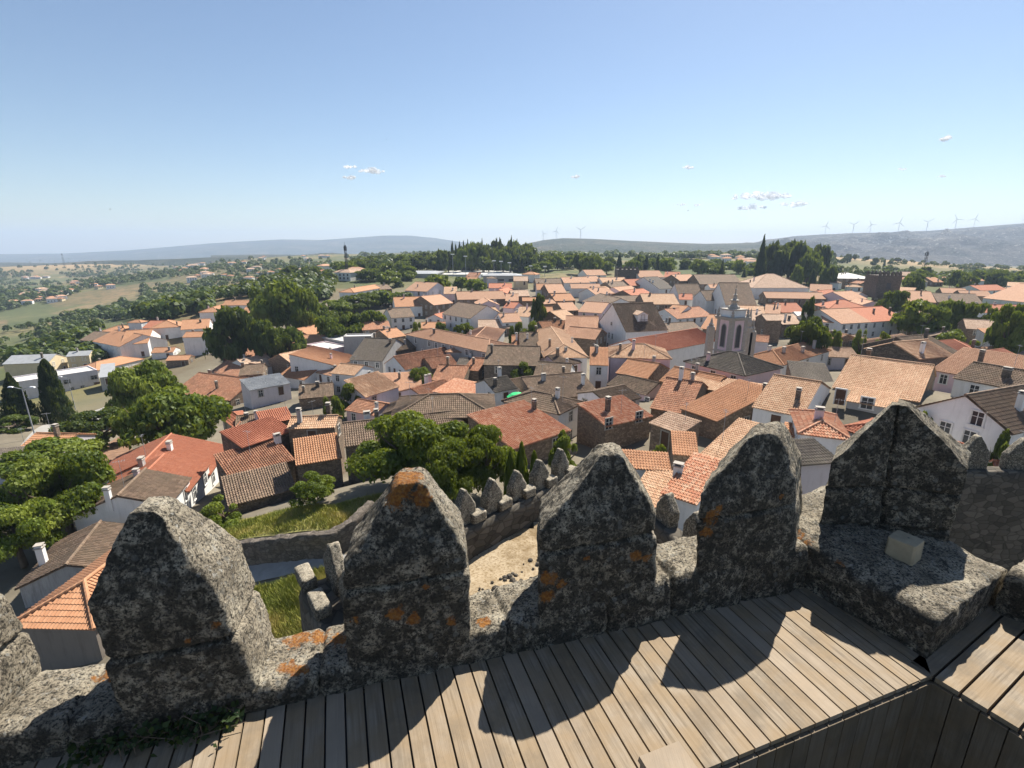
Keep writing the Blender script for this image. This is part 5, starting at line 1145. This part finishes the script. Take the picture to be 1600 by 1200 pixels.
for i, (px, yt, yb) in enumerate(((708, 398, 428), (728, 401, 436), (772, 408, 430), (783, 409, 432), (796, 411, 432), (829, 416, 434), (851, 417, 435))):
    D = 360; a, b = dep(px, yb, D), dep(px, yt, D); h = b[2] - a[2]
    T = thing("floodlight", ("tall" if i < 2 else "short") + " floodlight pole, " + ["left of the two tall ones by the white flat roof", "right of the two tall ones by the white flat roof", "first of a row before the wood", "second of a row before the wood", "third of a row before the wood", "left one before the pale trees", "right one before the pale trees"][i], "floodlight", tuple(a), 0, "floodlights by the sports ground")
    m = MB(); m.tube((0, 0, -3), (0, 0, h), .22, .14, 6); m.obj("pole", METAL, T); m = MB(); m.box((0, -.2, h), (2.6, .5, .7)); m.obj("lamp_bank", WHITEP, T)

# green parasol and red chimney pot terrace
c = dep(808, 614, 70); T = thing("parasol", "bright green parasol open on a roof terrace", "parasol", (c[0], c[1], c[2] - 2.4))
mb = MB(); mb.tube((0, 0, 0), (0, 0, 2.4), .04, n=6); mb.obj("pole", METAL, T)
mb = MB(); n = 10; a = np.arange(n) * 2 * math.pi / n; V = [(0, 0, 2.55)] + [(.85 * math.cos(t), .85 * math.sin(t), 2.3) for t in a] + [(1.5 * math.cos(t), 1.5 * math.sin(t), 1.85) for t in a]
V += [(x, y, z - .03) for x, y, z in V]; o_ = 2 * n + 1
P = [(0, 1 + i, 1 + (i + 1) % n) for i in range(n)] + [(1 + i, 1 + n + i, 1 + n + (i + 1) % n, 1 + (i + 1) % n) for i in range(n)]; P += [tuple(x + o_ for x in p[::-1]) for p in P]
mb.add(V, P); mb.obj("canopy", mat_plain("green_cloth", (.03, .50, .16), 0.7, 0.05), T)
# wall patches: bare concrete parapet between roofs
rubble_wall("garden_wall", "old curved earth-coloured garden wall among roofs left of centre", [(520, 608), (560, 603), (600, 608), (632, 612)], 2.2, 91, WALL['s'], .7)

# ================================================================== PLANTS
def crown_mesh(name, seed, N, size, kind, mat):
    r = np.random.default_rng(seed); V = []
    if kind in ('cypress', 'conifer'):
        t = r.random(N) ** .8; z = t; prof = np.where(t < .08, .3 + t * 8, 1.0) * ((1 - t) ** (.55 if kind == 'cypress' else .95) + .03)
        if kind == 'conifer': prof *= .75 + .25 * np.abs(np.sin(t * 34))
        a = r.random(N) * 2 * math.pi; lump = 1 + .22 * np.sin(a * 3 + t * 9 + seed) * np.sin(t * 17 + a)
        rad = prof * lump * (r.random(N) ** .33); c = np.stack([rad * np.cos(a), rad * np.sin(a), z], -1); tone = np.clip(.5 + .5 * vnoise(c * 5, seed), 0, 1)
        nrm = np.stack([np.cos(a), np.sin(a), .3 + 0 * a], -1)
    else:
        nc = {'broad': 46, 'bush': 26, 'loose': 60}[kind]; cc = []
        while len(cc) < nc:
            p = r.normal(size=3); p /= np.linalg.norm(p); q = p * (.45 + .5 * r.random() ** .5)
            q = q * (1 + .25 * vnoise(np.array([p * 1.7]), seed)[0])
            if q[2] < -.75: continue
            cc.append(q)
        cc = np.array(cc); cr = r.uniform(.16, .40, nc) * (1 if kind != 'loose' else .75); ct = r.random(nc)
        k = r.choice(nc, N, p=cr ** 2 / (cr ** 2).sum()); d = r.normal(size=(N, 3)); d /= np.linalg.norm(d, axis=1)[:, None]
        d[:, 2] = np.where(d[:, 2] < -.3, -d[:, 2], d[:, 2])
        c = cc[k] + d * (cr[k] * (.7 + .38 * r.random(N)))[:, None]; tone = np.clip(ct[k] * .75 + r.random(N) * .25, 0, 1); nrm = d
        zs = .62 if kind != 'bush' else .5; c[:, 2] = c[:, 2] * .42 + .57 if kind != 'bush' else c[:, 2] * .5 + .48
    if kind in ('broad', 'bush', 'loose'):
        c[:, :2] /= np.percentile(np.hypot(c[:, 0], c[:, 1]), 97); c[:, 2] /= np.percentile(c[:, 2], 99.5)
    n = nrm + r.normal(size=(N, 3)) * .55; n /= np.linalg.norm(n, axis=1)[:, None]
    u = np.cross(n, r.normal(size=(N, 3))); u /= np.linalg.norm(u, axis=1)[:, None]; w = np.cross(n, u)
    s = size * (.6 + .8 * r.random(N))[:, None]; asp = .62
    P = np.stack([c - u * s, c + w * s * asp - u * s * .1, c + u * s, c - w * s * asp - u * s * .1], 1)
    if kind in ('broad', 'bush', 'loose'): pass
    uv = np.repeat(np.stack([tone, r.random(N)], -1), 4, 0)
    mb = MB(); mb.addarr(P.reshape(-1, 3), np.arange(N * 4).reshape(N, 4), uv); return mb.mesh(name, mat)
def trunk_mesh(seed, kind):
    r = random.Random(seed); mb = MB()
    if kind in ('cypress', 'conifer'): mb.tube((0, 0, -.03), (0, 0, .8), .10, .02, 7)
    else:
        mb.tube((0, 0, -.05), (.02, 0, .34), .085, .06, 8)
        for k in range(7):
            a = k * .9 + r.random(); L = .35 + .3 * r.random(); z = .26 + .10 * r.random(); e = (math.cos(a) * L, math.sin(a) * L, z + .22 + .2 * r.random())
            mb.tube((.02, 0, z), e, .035, .012, 5); mb.tube(e, (e[0] * 1.3, e[1] * 1.3 + .08, e[2] + .15), .012, .004, 4)
    return mb.mesh("trunk", BARK, True)
TRUNK = {k: trunk_mesh(i, k) for i, k in enumerate(('broad', 'bush', 'loose', 'cypress', 'conifer'))}
_cm = {}
def crown(kind, col, var, lod):
    k = (kind, col, var, lod)
    if k not in _cm:
        N, s = {3: (26000, .030), 2: (11000, .046), 1: (4200, .074), 0: (1100, .135)}[lod]
        if kind in ('cypress', 'conifer'): N, s = N, s * .8
        if kind == 'loose': N = int(N * .75)
        _cm[k] = crown_mesh("crown", hash((kind, var)) % 1000 if False else var * 7 + len(kind), N, s, kind, LEAF[col])
    return _cm[k]
def tree(px, yt, D, wpx, col='m', kind='broad', label=None, group=None, cat="tree", lean=0, name=None, hmin=None, yb=None):
    """tree whose top is seen at (px, yt), standing D metres out on the terrain"""
    t = dep(px, yt, D); w = wpx / F_PX * D / 2
    gz = float(g(t[0], t[1])); h = t[2] - gz
    if hmin and h < hmin: h = hmin
    if yb is not None:                                            # crown bottom seen at yb: the ground is where it is, the crown keeps its depth
        pass
    lod = 3 if D < 60 and wpx > 70 else (2 if D < 130 and wpx > 40 else (1 if D < 240 else 0))
    var = rng.randrange(5 if lod < 2 else 4)
    nm = name or {'cypress': 'cypress_tree', 'conifer': 'conifer_tree', 'bush': 'bush'}.get(kind, 'tree')
    T = thing(nm, label, cat, (t[0], t[1], gz), rng.uniform(0, 6.28), group)
    T.scale = (w, w, h); T.rotation_euler[1] = lean
    link("trunk", TRUNK[kind], T); link("crown", crown(kind, col, var, lod), T)
    return T
def shrub(px, yt, yb, D, wpx, col='m', kind='broad', **k):
    """a plant given by the crown it shows: rests at its seen foot, at distance D"""
    a, b = dep(px, yb, D), dep(px, yt, D); gz = float(g(a[0], a[1])); 
    h = max(b[2] - gz, 1.0)
    return tree(px, yt, D, wpx, col, kind, **k)
TREES = [
 (78, 716, 49, 175, 'y', 'broad', "great yellow-green tree filling the left edge below the walls"), (10, 790, 44, 130, 'y', 'broad', "lower leafy tree at the left edge before the grey outbuilding"),
 (20, 652, 84, 60, 'd', 'bush', "dark bush left of the double street lamp"), (70, 694, 64, 135, 'm', 'broad', "mid-green tree just behind the great yellow-green one"), (262, 614, 72, 150, 'm', 'broad', "large round green tree between bare soil and the white terrace"),
 (219, 568, 98, 102, 'm', 'broad', "round green tree in front of the concrete-white block"), (150, 646, 78, 105, 'd', 'bush', "wide dark bush-like tree by the left street"),
 (68, 563, 95, 46, 'k', 'cypress', "tall dark cypress leaning before the concrete-white block"), (12, 584, 92, 62, 'k', 'conifer', "broad black-green conifer at the left edge"),
 (487, 748, 42, 76, 'm', 'loose', "small open orchard tree on the plot above the stone wall"), (346, 780, 46, 66, 'm', 'bush', "round bright shrub at the foot of the white terrace"),
 (648, 652, 44, 190, 'm', 'broad', "big spreading green tree behind the orange-capped merlon"), (755, 672, 43, 105, 'm', 'broad', "green tree right of the big spreading one"), (700, 690, 40, 110, 'm', 'broad', "low green tree beneath the big spreading one"),
 (815, 695, 40, 34, 'm', 'cypress', "small pointed cypress by the curtain wall"), (798, 705, 39, 30, 'm', 'cypress', "second small cypress left of the pointed one"), (835, 708, 40, 30, 'm', 'cypress', "stubby cypress right of the pointed one"),
 (887, 678, 50, 54, 'm', 'bush', "leafy bush below the wide striped red roof"), (1028, 696, 52, 28, 'y', 'bush', "small fig bush in a shaded yard between merlons"),
 (440, 441, 185, 92, 'm', 'broad', "tallest green tree of the grove left of centre"), (412, 452, 190, 60, 'm', 'broad', "tree on left shoulder of the tall grove"), (362, 481, 150, 84, 'd', 'broad', "big dark round tree left of the grove"), (412, 502, 150, 52, 'd', 'broad', "dark round tree in front of the grove"),
 (468, 455, 180, 50, 'm', 'broad', "tree on right shoulder of the tall grove"), (450, 512, 152, 50, 'd', 'broad', "small dark tree at foot of the grove"), (655, 576, 104, 44, 'm', 'broad', "leafy tree beside the white gabled house with the balcony"), (548, 600, 92, 52, 'm', 'bush', "bushy tree above the curved garden wall"), (515, 620, 88, 36, 'y', 'bush', "low bush left of the curved garden wall"),
 (498, 478, 190, 50, 'd', 'broad', None), (525, 470, 215, 55, 'm', 'broad', None), (550, 462, 225, 55, 'd', 'broad', None), (575, 458, 235, 48, 'm', 'broad', None), (602, 455, 240, 55, 'd', 'broad', None), (628, 458, 240, 46, 'd', 'broad', None), (515, 495, 170, 45, 'm', 'broad', None), (545, 492, 175, 50, 'd', 'broad', None), (580, 486, 180, 46, 'm', 'broad', None),
 (682, 431, 268, 44, 'm', 'broad', "bright green round tree above the salmon roofs"), (720, 434, 285, 26, 'd', 'broad', None), (744, 437, 270, 38, 'm', 'broad', None), (622, 432, 300, 20, 'k', 'conifer', None), (605, 425, 300, 40, 'm', 'broad', None), (576, 421, 320, 40, 'd', 'broad', None),
 (650, 505, 150, 22, 'm', 'bush', "small dark bush behind the broad salmon hip"), (685, 506, 152, 36, 'd', 'bush', None), (722, 506, 150, 36, 'm', 'bush', None), (842, 461, 160, 24, 'd', 'broad', "dark garden tree among the central roofs"), (808, 505, 130, 28, 'd', 'bush', "dark garden bush right of the broad salmon hip"), (830, 504, 132, 34, 'm', 'bush', "clipped garden bush in the middle of the roofs"), (818, 568, 100, 40, 'd', 'bush', "ivy-dark bush in shaded courtyard at centre"),
 (1267, 498, 112, 62, 'd', 'broad', "dark round tree in front of the salmon terrace house"), (1311, 518, 115, 26, 'y', 'bush', "bright yellow-green bush beside the dark round tree"), (1348, 517, 118, 20, 'y', 'bush', None), (1384, 520, 120, 24, 'y', 'bush', None),
 (1398, 455, 190, 42, 'd', 'broad', "dark round tree above the vivid red roof"), (1430, 434, 255, 30, 'd', 'broad', "dark tree just right of the gate tower"), (1391, 440, 240, 26, 'm', 'broad', "light tree against the gate tower foot"),
 (1445, 472, 145, 74, 'y', 'broad', "large yellow-green tree right of the vivid red roof"), (1492, 471, 155, 48, 'm', 'broad', "clipped dense tree beside the large yellow-green one"), (1527, 475, 150, 48, 'm', 'broad', "second clipped tree at right"), (1505, 519, 118, 76, 'm', 'bush', "long low hedge below the clipped trees"), (1590, 479, 112, 52, 'm', 'broad', "tall green tree cut by the right edge"), (1573, 492, 118, 34, 'd', 'broad', None),
 (1266, 466, 150, 22, 'd', 'bush', None), (1572, 678, 44, 44, 'd', 'bush', "dark bush beneath the big white gabled house"), (1443, 644, 50, 28, 'y', 'bush', "light green bush beside the corner merlon"), (1555, 566, 80, 40, 'd', 'bush', "scrubby bush beside the clean red hip"), (1520, 600, 75, 34, 'd', 'bush', None),
 (1194, 373, 320, 24, 'k', 'conifer', "tall dark conifer at left of the far right grove"), (1216, 383, 330, 46, 'k', 'broad', None), (1240, 381, 335, 52, 'k', 'broad', None), (1282, 386, 345, 34, 'k', 'broad', None), (1268, 398, 320, 40, 'd', 'broad', None), (1248, 416, 300, 18, 'm', 'broad', None), (1272, 422, 300, 14, 'k', 'cypress', None), (1290, 420, 300, 20, 'd', 'cypress', None), (1303, 418, 300, 16, 'd', 'broad', None)]
for t in TREES:
    tree(*t[:6], label=t[6] or ("dark dense tree of the leafy belt at the edge of the old town" if t[4] in 'dk' else "fresh green tree of the leafy belt at the edge of the old town"), group="trees in and around the old town")
# wood behind the town: every trunk a tree of its own
def belt(n, x0, x1, sky_, dmin, dmax, w, kinds, label, group, drop=(0, 14)):
    for i in range(n):
        x = rng.uniform(x0, x1); D = rng.uniform(dmin, dmax); y = np.interp(x, [p[0] for p in sky_], [p[1] for p in sky_]) + rng.uniform(*drop)
        c, k = rng.choice(kinds)
        t = dep(x, y, D); gz = float(g(t[0], t[1]))
        if t[2] - gz < 5: y = proj(np.array([t[0], t[1], gz + rng.uniform(6, 10)]))[1]
        tree(x, y, D, rng.uniform(*w) * (1 if k != 'conifer' else .55), c, k, label[c in 'kd'], group)
WL = ("mid-green tree in the wood behind the town", "dark tree in the wood behind the town")
belt(95, 555, 830, [(555,412),(600,408),(640,396),(680,388),(720,384),(760,378),(790,372),(815,380),(840,390)], 390, 520, (20, 34), [('d','broad'),('k','conifer'),('d','broad'),('m','broad'),('k','broad')], WL, "trees of the wood behind the town", (0, 26))
belt(14, 700, 815, [(700,380),(760,374),(790,370),(815,374)], 430, 500, (16, 22), [('k','conifer')], WL, "trees of the wood behind the town", (0, 8))
belt(80, 800, 1190, [(800,392),(840,396),(900,394),(1000,397),(1060,403),(1120,405),(1190,400)], 370, 480, (18, 30), [('m','broad'),('d','broad'),('m','broad'),('k','conifer')], WL, "trees of the wood behind the town", (0, 20))
belt(18, 1300, 1420, [(1300,404),(1420,402)], 600, 800, (6, 12), [('k','conifer'),('k','broad')], ("", "small dark pine on the dry field at right"), "pines on the dry field", (0, 6))
belt(34, 1420, 1620, [(1420,424),(1480,418),(1540,420),(1620,425)], 300, 460, (18, 34), [('d','broad'),('m','broad')], ("green tree in the belt left of the far right roofs", "dark tree in the belt above the far right roofs"), "trees beyond the right-hand roofs", (0, 14))
belt(26, 430, 640, [(430,425),(520,415),(640,412)], 330, 420, (16, 30), [('d','broad'),('m','broad')], WL, "trees of the wood behind the town", (4, 24))

# scattered woodland of the valley: nobody could count it
def valley_wood():
    r = np.random.default_rng(5); N0 = 46; d = r.normal(size=(N0, 3)); d /= np.linalg.norm(d, axis=1)[:, None]; d[:, 2] = np.abs(d[:, 2]) * 1.1
    nrm = d + r.normal(size=d.shape) * .4; nrm /= np.linalg.norm(nrm, axis=1)[:, None]; u = np.cross(nrm, r.normal(size=d.shape)); u /= np.linalg.norm(u, axis=1)[:, None]; w = np.cross(nrm, u); s = .34
    Q = np.stack([d - u * s, d + w * s, d + u * s, d - w * s], 1).reshape(-1, 3)
    pts = []
    def fill(n, x0, x1, y0, y1, dens, lo, hi, thr):
        k = 0; tries = 0
        while k < n and tries < n * 12:
            tries += 1; px, py = r.uniform(x0, x1), y0 + (y1 - y0) * r.random() ** dens
            p = Pg(px, py)
            if fbm(np.array([p * np.array([1, 1, 0]) / 95]), 7, 3)[0] < thr: continue
            pts.append((*p, r.uniform(lo, hi))); k += 1
    fill(1250, -120, 330, 424, 500, 1.0, 3.5, 8, .05); fill(500, -120, 200, 428, 482, 1.0, 4, 9, -.12); fill(500, -120, 160, 480, 570, 1.0, 2.5, 5.5, .06); fill(900, 120, 520, 412, 470, 1.0, 3.5, 7, -.02)
    fill(260, -100, 620, 404, 424, 1.0, 5, 10, -.1); fill(160, 220, 330, 448, 492, 1.0, 4, 8, -.5); fill(420, 560, 1000, 392, 408, 1.0, 5, 10, -.2); fill(500, 1000, 1300, 398, 412, 1.0, 5, 10, -.05); fill(350, 1280, 1620, 402, 436, 1.0, 2.5, 6, .08); fill(300, 1430, 1640, 428, 448, 1.0, 3, 6, -.2)
    P = np.array(pts); n = len(P); rot = r.random(n) * 6.28; c, s_ = np.cos(rot)[:, None], np.sin(rot)[:, None]
    X = (Q[None, :, 0] * c - Q[None, :, 1] * s_) * P[:, 3:4] * .55 + P[:, 0:1]; Y = (Q[None, :, 0] * s_ + Q[None, :, 1] * c) * P[:, 3:4] * .55 + P[:, 1:2]
    Z = Q[None, :, 2] * P[:, 3:4] * (.5 + .25 * r.random((n, 1))) + P[:, 2:3] + P[:, 3:4] * .3
    V = np.stack([X, Y, Z], -1).reshape(-1, 3); tone = np.repeat(r.random(n) * .6, len(Q)); uv = np.stack([tone, np.repeat(r.random(n * N0), 4)], -1)
    mb = MB(); mb.addarr(V, np.arange(len(V)).reshape(-1, 4), uv); tag(mb.obj("valley_woodland", LEAF['d']), kind="stuff")
valley_wood()

# distant houses of the new town, each a thing
def far_house_protos():
    P = []
    for k, (w, d, h, wl_, rm) in enumerate([(9, 7, 5, 'w', 'o'), (11, 7, 5, 'w', 'p'), (8, 7, 3.5, 'c', 'm'), (13, 8, 5.5, 'w', 't')]):
        mb = MB(); mb.box((0, 0, -2), (w, d, h + 2)); a = mb.mesh("wall", WALL[wl_]); r = MB(); X, Y = w / 2 + .5, d / 2 + .5; q = X - Y * .9; z = d * .22
        V = [(-X, -Y, h), (X, -Y, h), (X, Y, h), (-X, Y, h), (-q, 0, h + z), (q, 0, h + z)]; r.add(V, [(0, 1, 5, 4), (1, 2, 5), (2, 3, 4, 5), (3, 0, 4), (3, 2, 1, 0)]); P.append((a, r.mesh("roof", ROOF[rm]), w))
        m = MB()
        for s in range(int(w / 3)):
            for zz in ((1.2, h - 2.2) if h > 5 else (1.2,)): x = -w / 2 + 1.5 + s * 3; m.add([(x, -d / 2 - .03, zz), (x + 1.1, -d / 2 - .03, zz), (x + 1.1, -d / 2 - .03, zz + 1.3), (x, -d / 2 - .03, zz + 1.3)], [(0, 1, 2, 3)])
        P[-1] += (m.mesh("window", GLASS),)
    return P
FP = far_house_protos(); spots = []
for n, x0, x1, y0, y1 in ((46, 300, 560, 403, 440), (22, 10, 110, 455, 476), (8, 110, 180, 440, 458), (8, 40, 90, 434, 440), (8, 270, 330, 418, 426), (10, 1050, 1150, 400, 412), (8, 1150, 1180, 405, 420)):
    for _ in range(n): spots.append((rng.uniform(x0, x1), rng.uniform(y0, y1)))
for x, y in spots:
    p = Pg(x, y); a, r_, w_, wn = rng.choice(FP); 
    T = thing("distant_house", "distant white house with tiled roof scattered among trees across the valley" if x < 900 else "distant white house behind the wood right of centre", "house", tuple(p), rng.uniform(-.9, .9) - math.atan2(p[0], p[1]), "distant houses")
    link("wall", a, T); link("roof", r_, T); link("window", wn, T)

# dry grass on the slope under the keep
def grass(name, px, n, h0, h1, seed):
    r = np.random.default_rng(seed); P = np.array([Pg(x, y)[:2] for x, y in px]); lo, hi = P.min(0), P.max(0); V = []; UV = []
    X = r.uniform(lo[0], hi[0], n * 3); Y = r.uniform(lo[1], hi[1], n * 3); ins = np.zeros(n * 3, bool)
    for i in range(len(P)):
        (ax, ay), (bx, by) = P[i], P[(i + 1) % len(P)]; ins ^= ((ay > Y) != (by > Y)) & (X < (bx - ax) * (Y - ay) / (by - ay + 1e-12) + ax)
    X, Y = X[ins][:n], Y[ins][:n]; n = len(X); Z = g(X, Y) + .02; a = r.random(n) * 6.28; hh = r.uniform(h0, h1, n) * (1 + .6 * fbm(np.stack([X, Y, 0 * X], -1) / 1.5, 4, 2)); le = r.normal(size=(n, 2)) * .3
    w = .03; A = np.stack([X - np.cos(a) * w, Y - np.sin(a) * w, Z], -1); B = np.stack([X + np.cos(a) * w, Y + np.sin(a) * w, Z], -1); T = np.stack([X + le[:, 0] * hh, Y + le[:, 1] * hh, Z + hh], -1)
    t = np.clip(.5 + .6 * fbm(np.stack([X, Y, 0 * X], -1) / 2.5, 8, 3) + r.normal(size=n) * .15, 0, 1)
    mb = MB(); mb.addarr(np.stack([A, B, T], 1).reshape(-1, 3), np.arange(n * 3).reshape(n, 3), np.repeat(np.stack([t, t], -1), 3, 0)); tag(mb.obj(name, GRASSM), kind="stuff")
grass("long_grass", [(300,1050),(400,1010),(470,1000),(560,990),(560,880),(480,900),(440,912),(395,922),(340,980)], 42000, .25, .7, 1)
grass("yard_grass", [(340,848),(430,836),(520,828),(575,810),(600,775),(520,792),(430,802),(355,818)], 16000, .12, .45, 2)

# bramble growing on the deck at the foot of the first merlons
def bramble(name, label, s0, s1, n0, n1, z0, z1, N, seed):
    r = np.random.default_rng(seed); c = np.stack([r.uniform(s0, s1, N), r.normal(size=N) * (n1 - n0) / 3 + (n0 + n1) / 2, z0 + (z1 - z0) * r.random(N) ** 1.6], -1)
    ctr = wl(c[:, 0], c[:, 1], c[:, 2]); nr = r.normal(size=(N, 3)) * .7 + np.array([.1, -.5, .9]); nr /= np.linalg.norm(nr, axis=1)[:, None]; u = np.cross(nr, r.normal(size=(N, 3))); u /= np.linalg.norm(u, axis=1)[:, None]; v = np.cross(nr, u); s = (.009 + .013 * r.random(N))[:, None]
    Q = np.stack([ctr - u * s, ctr - u * s * .3 + v * s * .7, ctr + u * s * 1.1, ctr - u * s * .3 - v * s * .7], 1)
    T = thing(name, label, "plant", tuple(wl(np.float64((s0 + s1) / 2), np.float64(-.05), np.float64(0)))); loc = np.array(T.location)
    mb = MB(); mb.addarr(Q.reshape(-1, 3) - loc, np.arange(N * 4).reshape(N, 4), np.repeat(np.stack([r.random(N), r.random(N)], -1), 4, 0)); mb.obj("leaves", LEAF['k'], T)
    mb = MB()
    for k in range(14):
        a = ctr[r.integers(N)] - loc; b = a + np.array([r.normal() * .12, r.normal() * .05, .06 * r.random()]); mb.tube((a[0], a[1], .0), a, .003, n=4); mb.tube(a, b, .0025, n=4)
    mb.obj("stems", BARK, T)
bramble("bramble", "leafy bramble in shade at the foot of the left merlon", -.75, -.02, -.10, .01, .01, .10, 380, 3)

# swifts over the town
def bird(px, py, D, s, rz, label):
    p = dep(px, py, D); mb = MB(); V = [(0, .5, 0), (.08, .1, .05), (0, -.45, 0), (-.08, .1, .05), (0, .1, -.06)]; mb.add(V, [(0, 1, 3), (1, 2, 3), (0, 4, 1), (1, 4, 2), (2, 4, 3), (3, 4, 0)])
    for sx in (-1, 1):
        W_ = [(sx * .05, .2, .03), (sx * .6, .15, .16), (sx * 1.15, -.25, .1), (sx * .55, -.05, .14), (sx * .05, -.05, .03)]; W2 = [(x, y, z - .025) for x, y, z in W_]
        mb.add(W_ + W2, [(0, 1, 2, 3, 4), (9, 8, 7, 6, 5)] + [(i, 5 + i, 5 + (i + 1) % 5, (i + 1) % 5) for i in range(5)])
    mb.add([(-.02, -.4, 0), (.02, -.4, 0), (.14, -.75, .02), (-.14, -.75, .02), (0, -.5, .03)], [(0, 1, 4), (1, 2, 4), (3, 0, 4), (1, 0, 3, 2)])
    o = mb.obj("swift", DMETAL); o.location = p; o.scale = (s, s, s); o.rotation_euler = (.2, .4, rz); tag(o, label, "bird", "swifts in flight")
for a in ((455, 58, 60, .16, .6, "tiny dark bird high in the upper left sky"), (604, 218, 70, .16, 2.0, "tiny dark bird in mid sky above the small clouds"), (27, 280, 80, .2, 1.2, "tiny dark bird near the left edge of the sky"),
          (172, 327, 80, .22, 2.6, "tiny dark bird low in the left sky"), (247, 342, 70, .2, .9, "lowest tiny dark bird in the left sky"), (1075, 329, 80, .22, 1.7, "tiny dark bird just below a thin cloud right of centre")): bird(*a)

# small fair-weather clouds, high beyond the haze
CN = NT("cloud_vapour"); f_ = CN.noise(CN.coord(), 0.012, 6, 0.7)
lw = CN.n("ShaderNodeLayerWeight"); lw.inputs[0].default_value = .5
al = CN.math('MULTIPLY', CN.ramp(f_, [(0.34, 0.0), (0.52, .85)]), CN.ramp(lw.outputs["Facing"], [(0.10, 1.0), (0.80, 0.0)]))
df = CN.n("ShaderNodeBsdfDiffuse"); df.inputs[0].default_value = (.95, .95, .95, 1); tl = CN.n("ShaderNodeBsdfTranslucent"); tl.inputs[0].default_value = (.9, .9, .9, 1)
m1_ = CN.n("ShaderNodeMixShader"); m1_.inputs[0].default_value = .5; CN.l(df.outputs[0], m1_.inputs[1]); CN.l(tl.outputs[0], m1_.inputs[2])
m2_ = CN.n("ShaderNodeMixShader"); CN.l(al, m2_.inputs[0]); tp_ = CN.n("ShaderNodeBsdfTransparent"); CN.l(tp_.outputs[0], m2_.inputs[1]); CN.l(m1_.outputs[0], m2_.inputs[2]); CN.l(m2_.outputs[0], CN.out.inputs[0]); CM = CN.m
def cloud(px, py, wpx, hpx, seed, label):
    D = 9000; p = dep(px, py, D); w = wpx / F_PX * D / 2; h = hpx / F_PX * D / 2; a = np.linspace(0, 2 * math.pi, 21)[:-1]; r = np.random.default_rng(seed); mb = MB(); B = []
    for q in np.linspace(-math.pi / 2 + .05, math.pi / 2 - .05, 11): B.append(np.stack([np.cos(a) * math.cos(q), np.sin(a) * math.cos(q), 0 * a + math.sin(q)], -1))
    B = np.array(B); n = max(4, int(wpx / 6))
    for k in range(n):
        x = (k + .5) / n * 2 - 1 + r.normal() * .08; s = (.35 + .45 * r.random()) * (1 - .55 * abs(x)) * h * 1.3
        R = B * (1 + .45 * fbm(B * 2.1 + seed + k * 7, seed, 3))[..., None] * np.array([s * 1.5, s * 1.5, s]) + np.array([x * w * .85, r.normal() * w * .2, r.uniform(-.35, .45) * h * (1 - abs(x))])
        mb.loft(R)
    o = mb.obj("cloud", CM, smooth=True); o.location = p; o.rotation_euler = (0, 0, -math.atan2(p[0], p[1])); tag(o, label, "cloud", "small fair-weather clouds")
for i, a in enumerate(((546, 261, 26, 9, "left cloudlet of the small cluster left of centre"), (580, 267, 44, 11, "widest cloudlet of the small cluster left of centre"), (546, 277, 22, 8, "lowest cloudlet of the small cluster left of centre"), (1190, 307, 100, 15, "longest thin cloud low in the right sky"),
  (1175, 325, 48, 10, "small cloud beneath the longest thin cloud"), (1244, 319, 42, 14, "small cloud at right end of the longest thin cloud"), (1075, 262, 20, 7, "lone speck of cloud above centre right"), (1062, 320, 24, 5, "faint cloud strip above the wood, left of pair"), (1090, 320, 14, 5, "faint cloud strip above the wood, right of pair"), (900, 276, 16, 7, "faint cloud speck above the central hill"), (1478, 216, 18, 8, "highest faint cloud in the upper right sky"), (1409, 264, 14, 5, "tiny faint cloud right of the sky's middle"), (1471, 276, 12, 5, "tiny faint cloud below the highest one"))): cloud(*a[:4], 3 + i, a[4])

# ================================================================== HAZE
HZ = bpy.data.materials.new("haze"); HZ.use_nodes = True; t_ = HZ.node_tree; t_.nodes.clear(); o_ = t_.nodes.new("ShaderNodeOutputMaterial"); pv = t_.nodes.new("ShaderNodeVolumePrincipled")
pv.inputs["Color"].default_value = (.60, .76, 1.0, 1); pv.inputs["Density"].default_value = HAZE_D if 'HAZE_D' in globals() else 1.4e-4; pv.inputs["Anisotropy"].default_value = .1; t_.links.new(pv.outputs[0], o_.inputs["Volume"])
mb = MB(); mb.box((0, 3500, -1200), (24000, 13000, 1470)); o = mb.obj("haze", HZ); tag(o, kind="stuff")
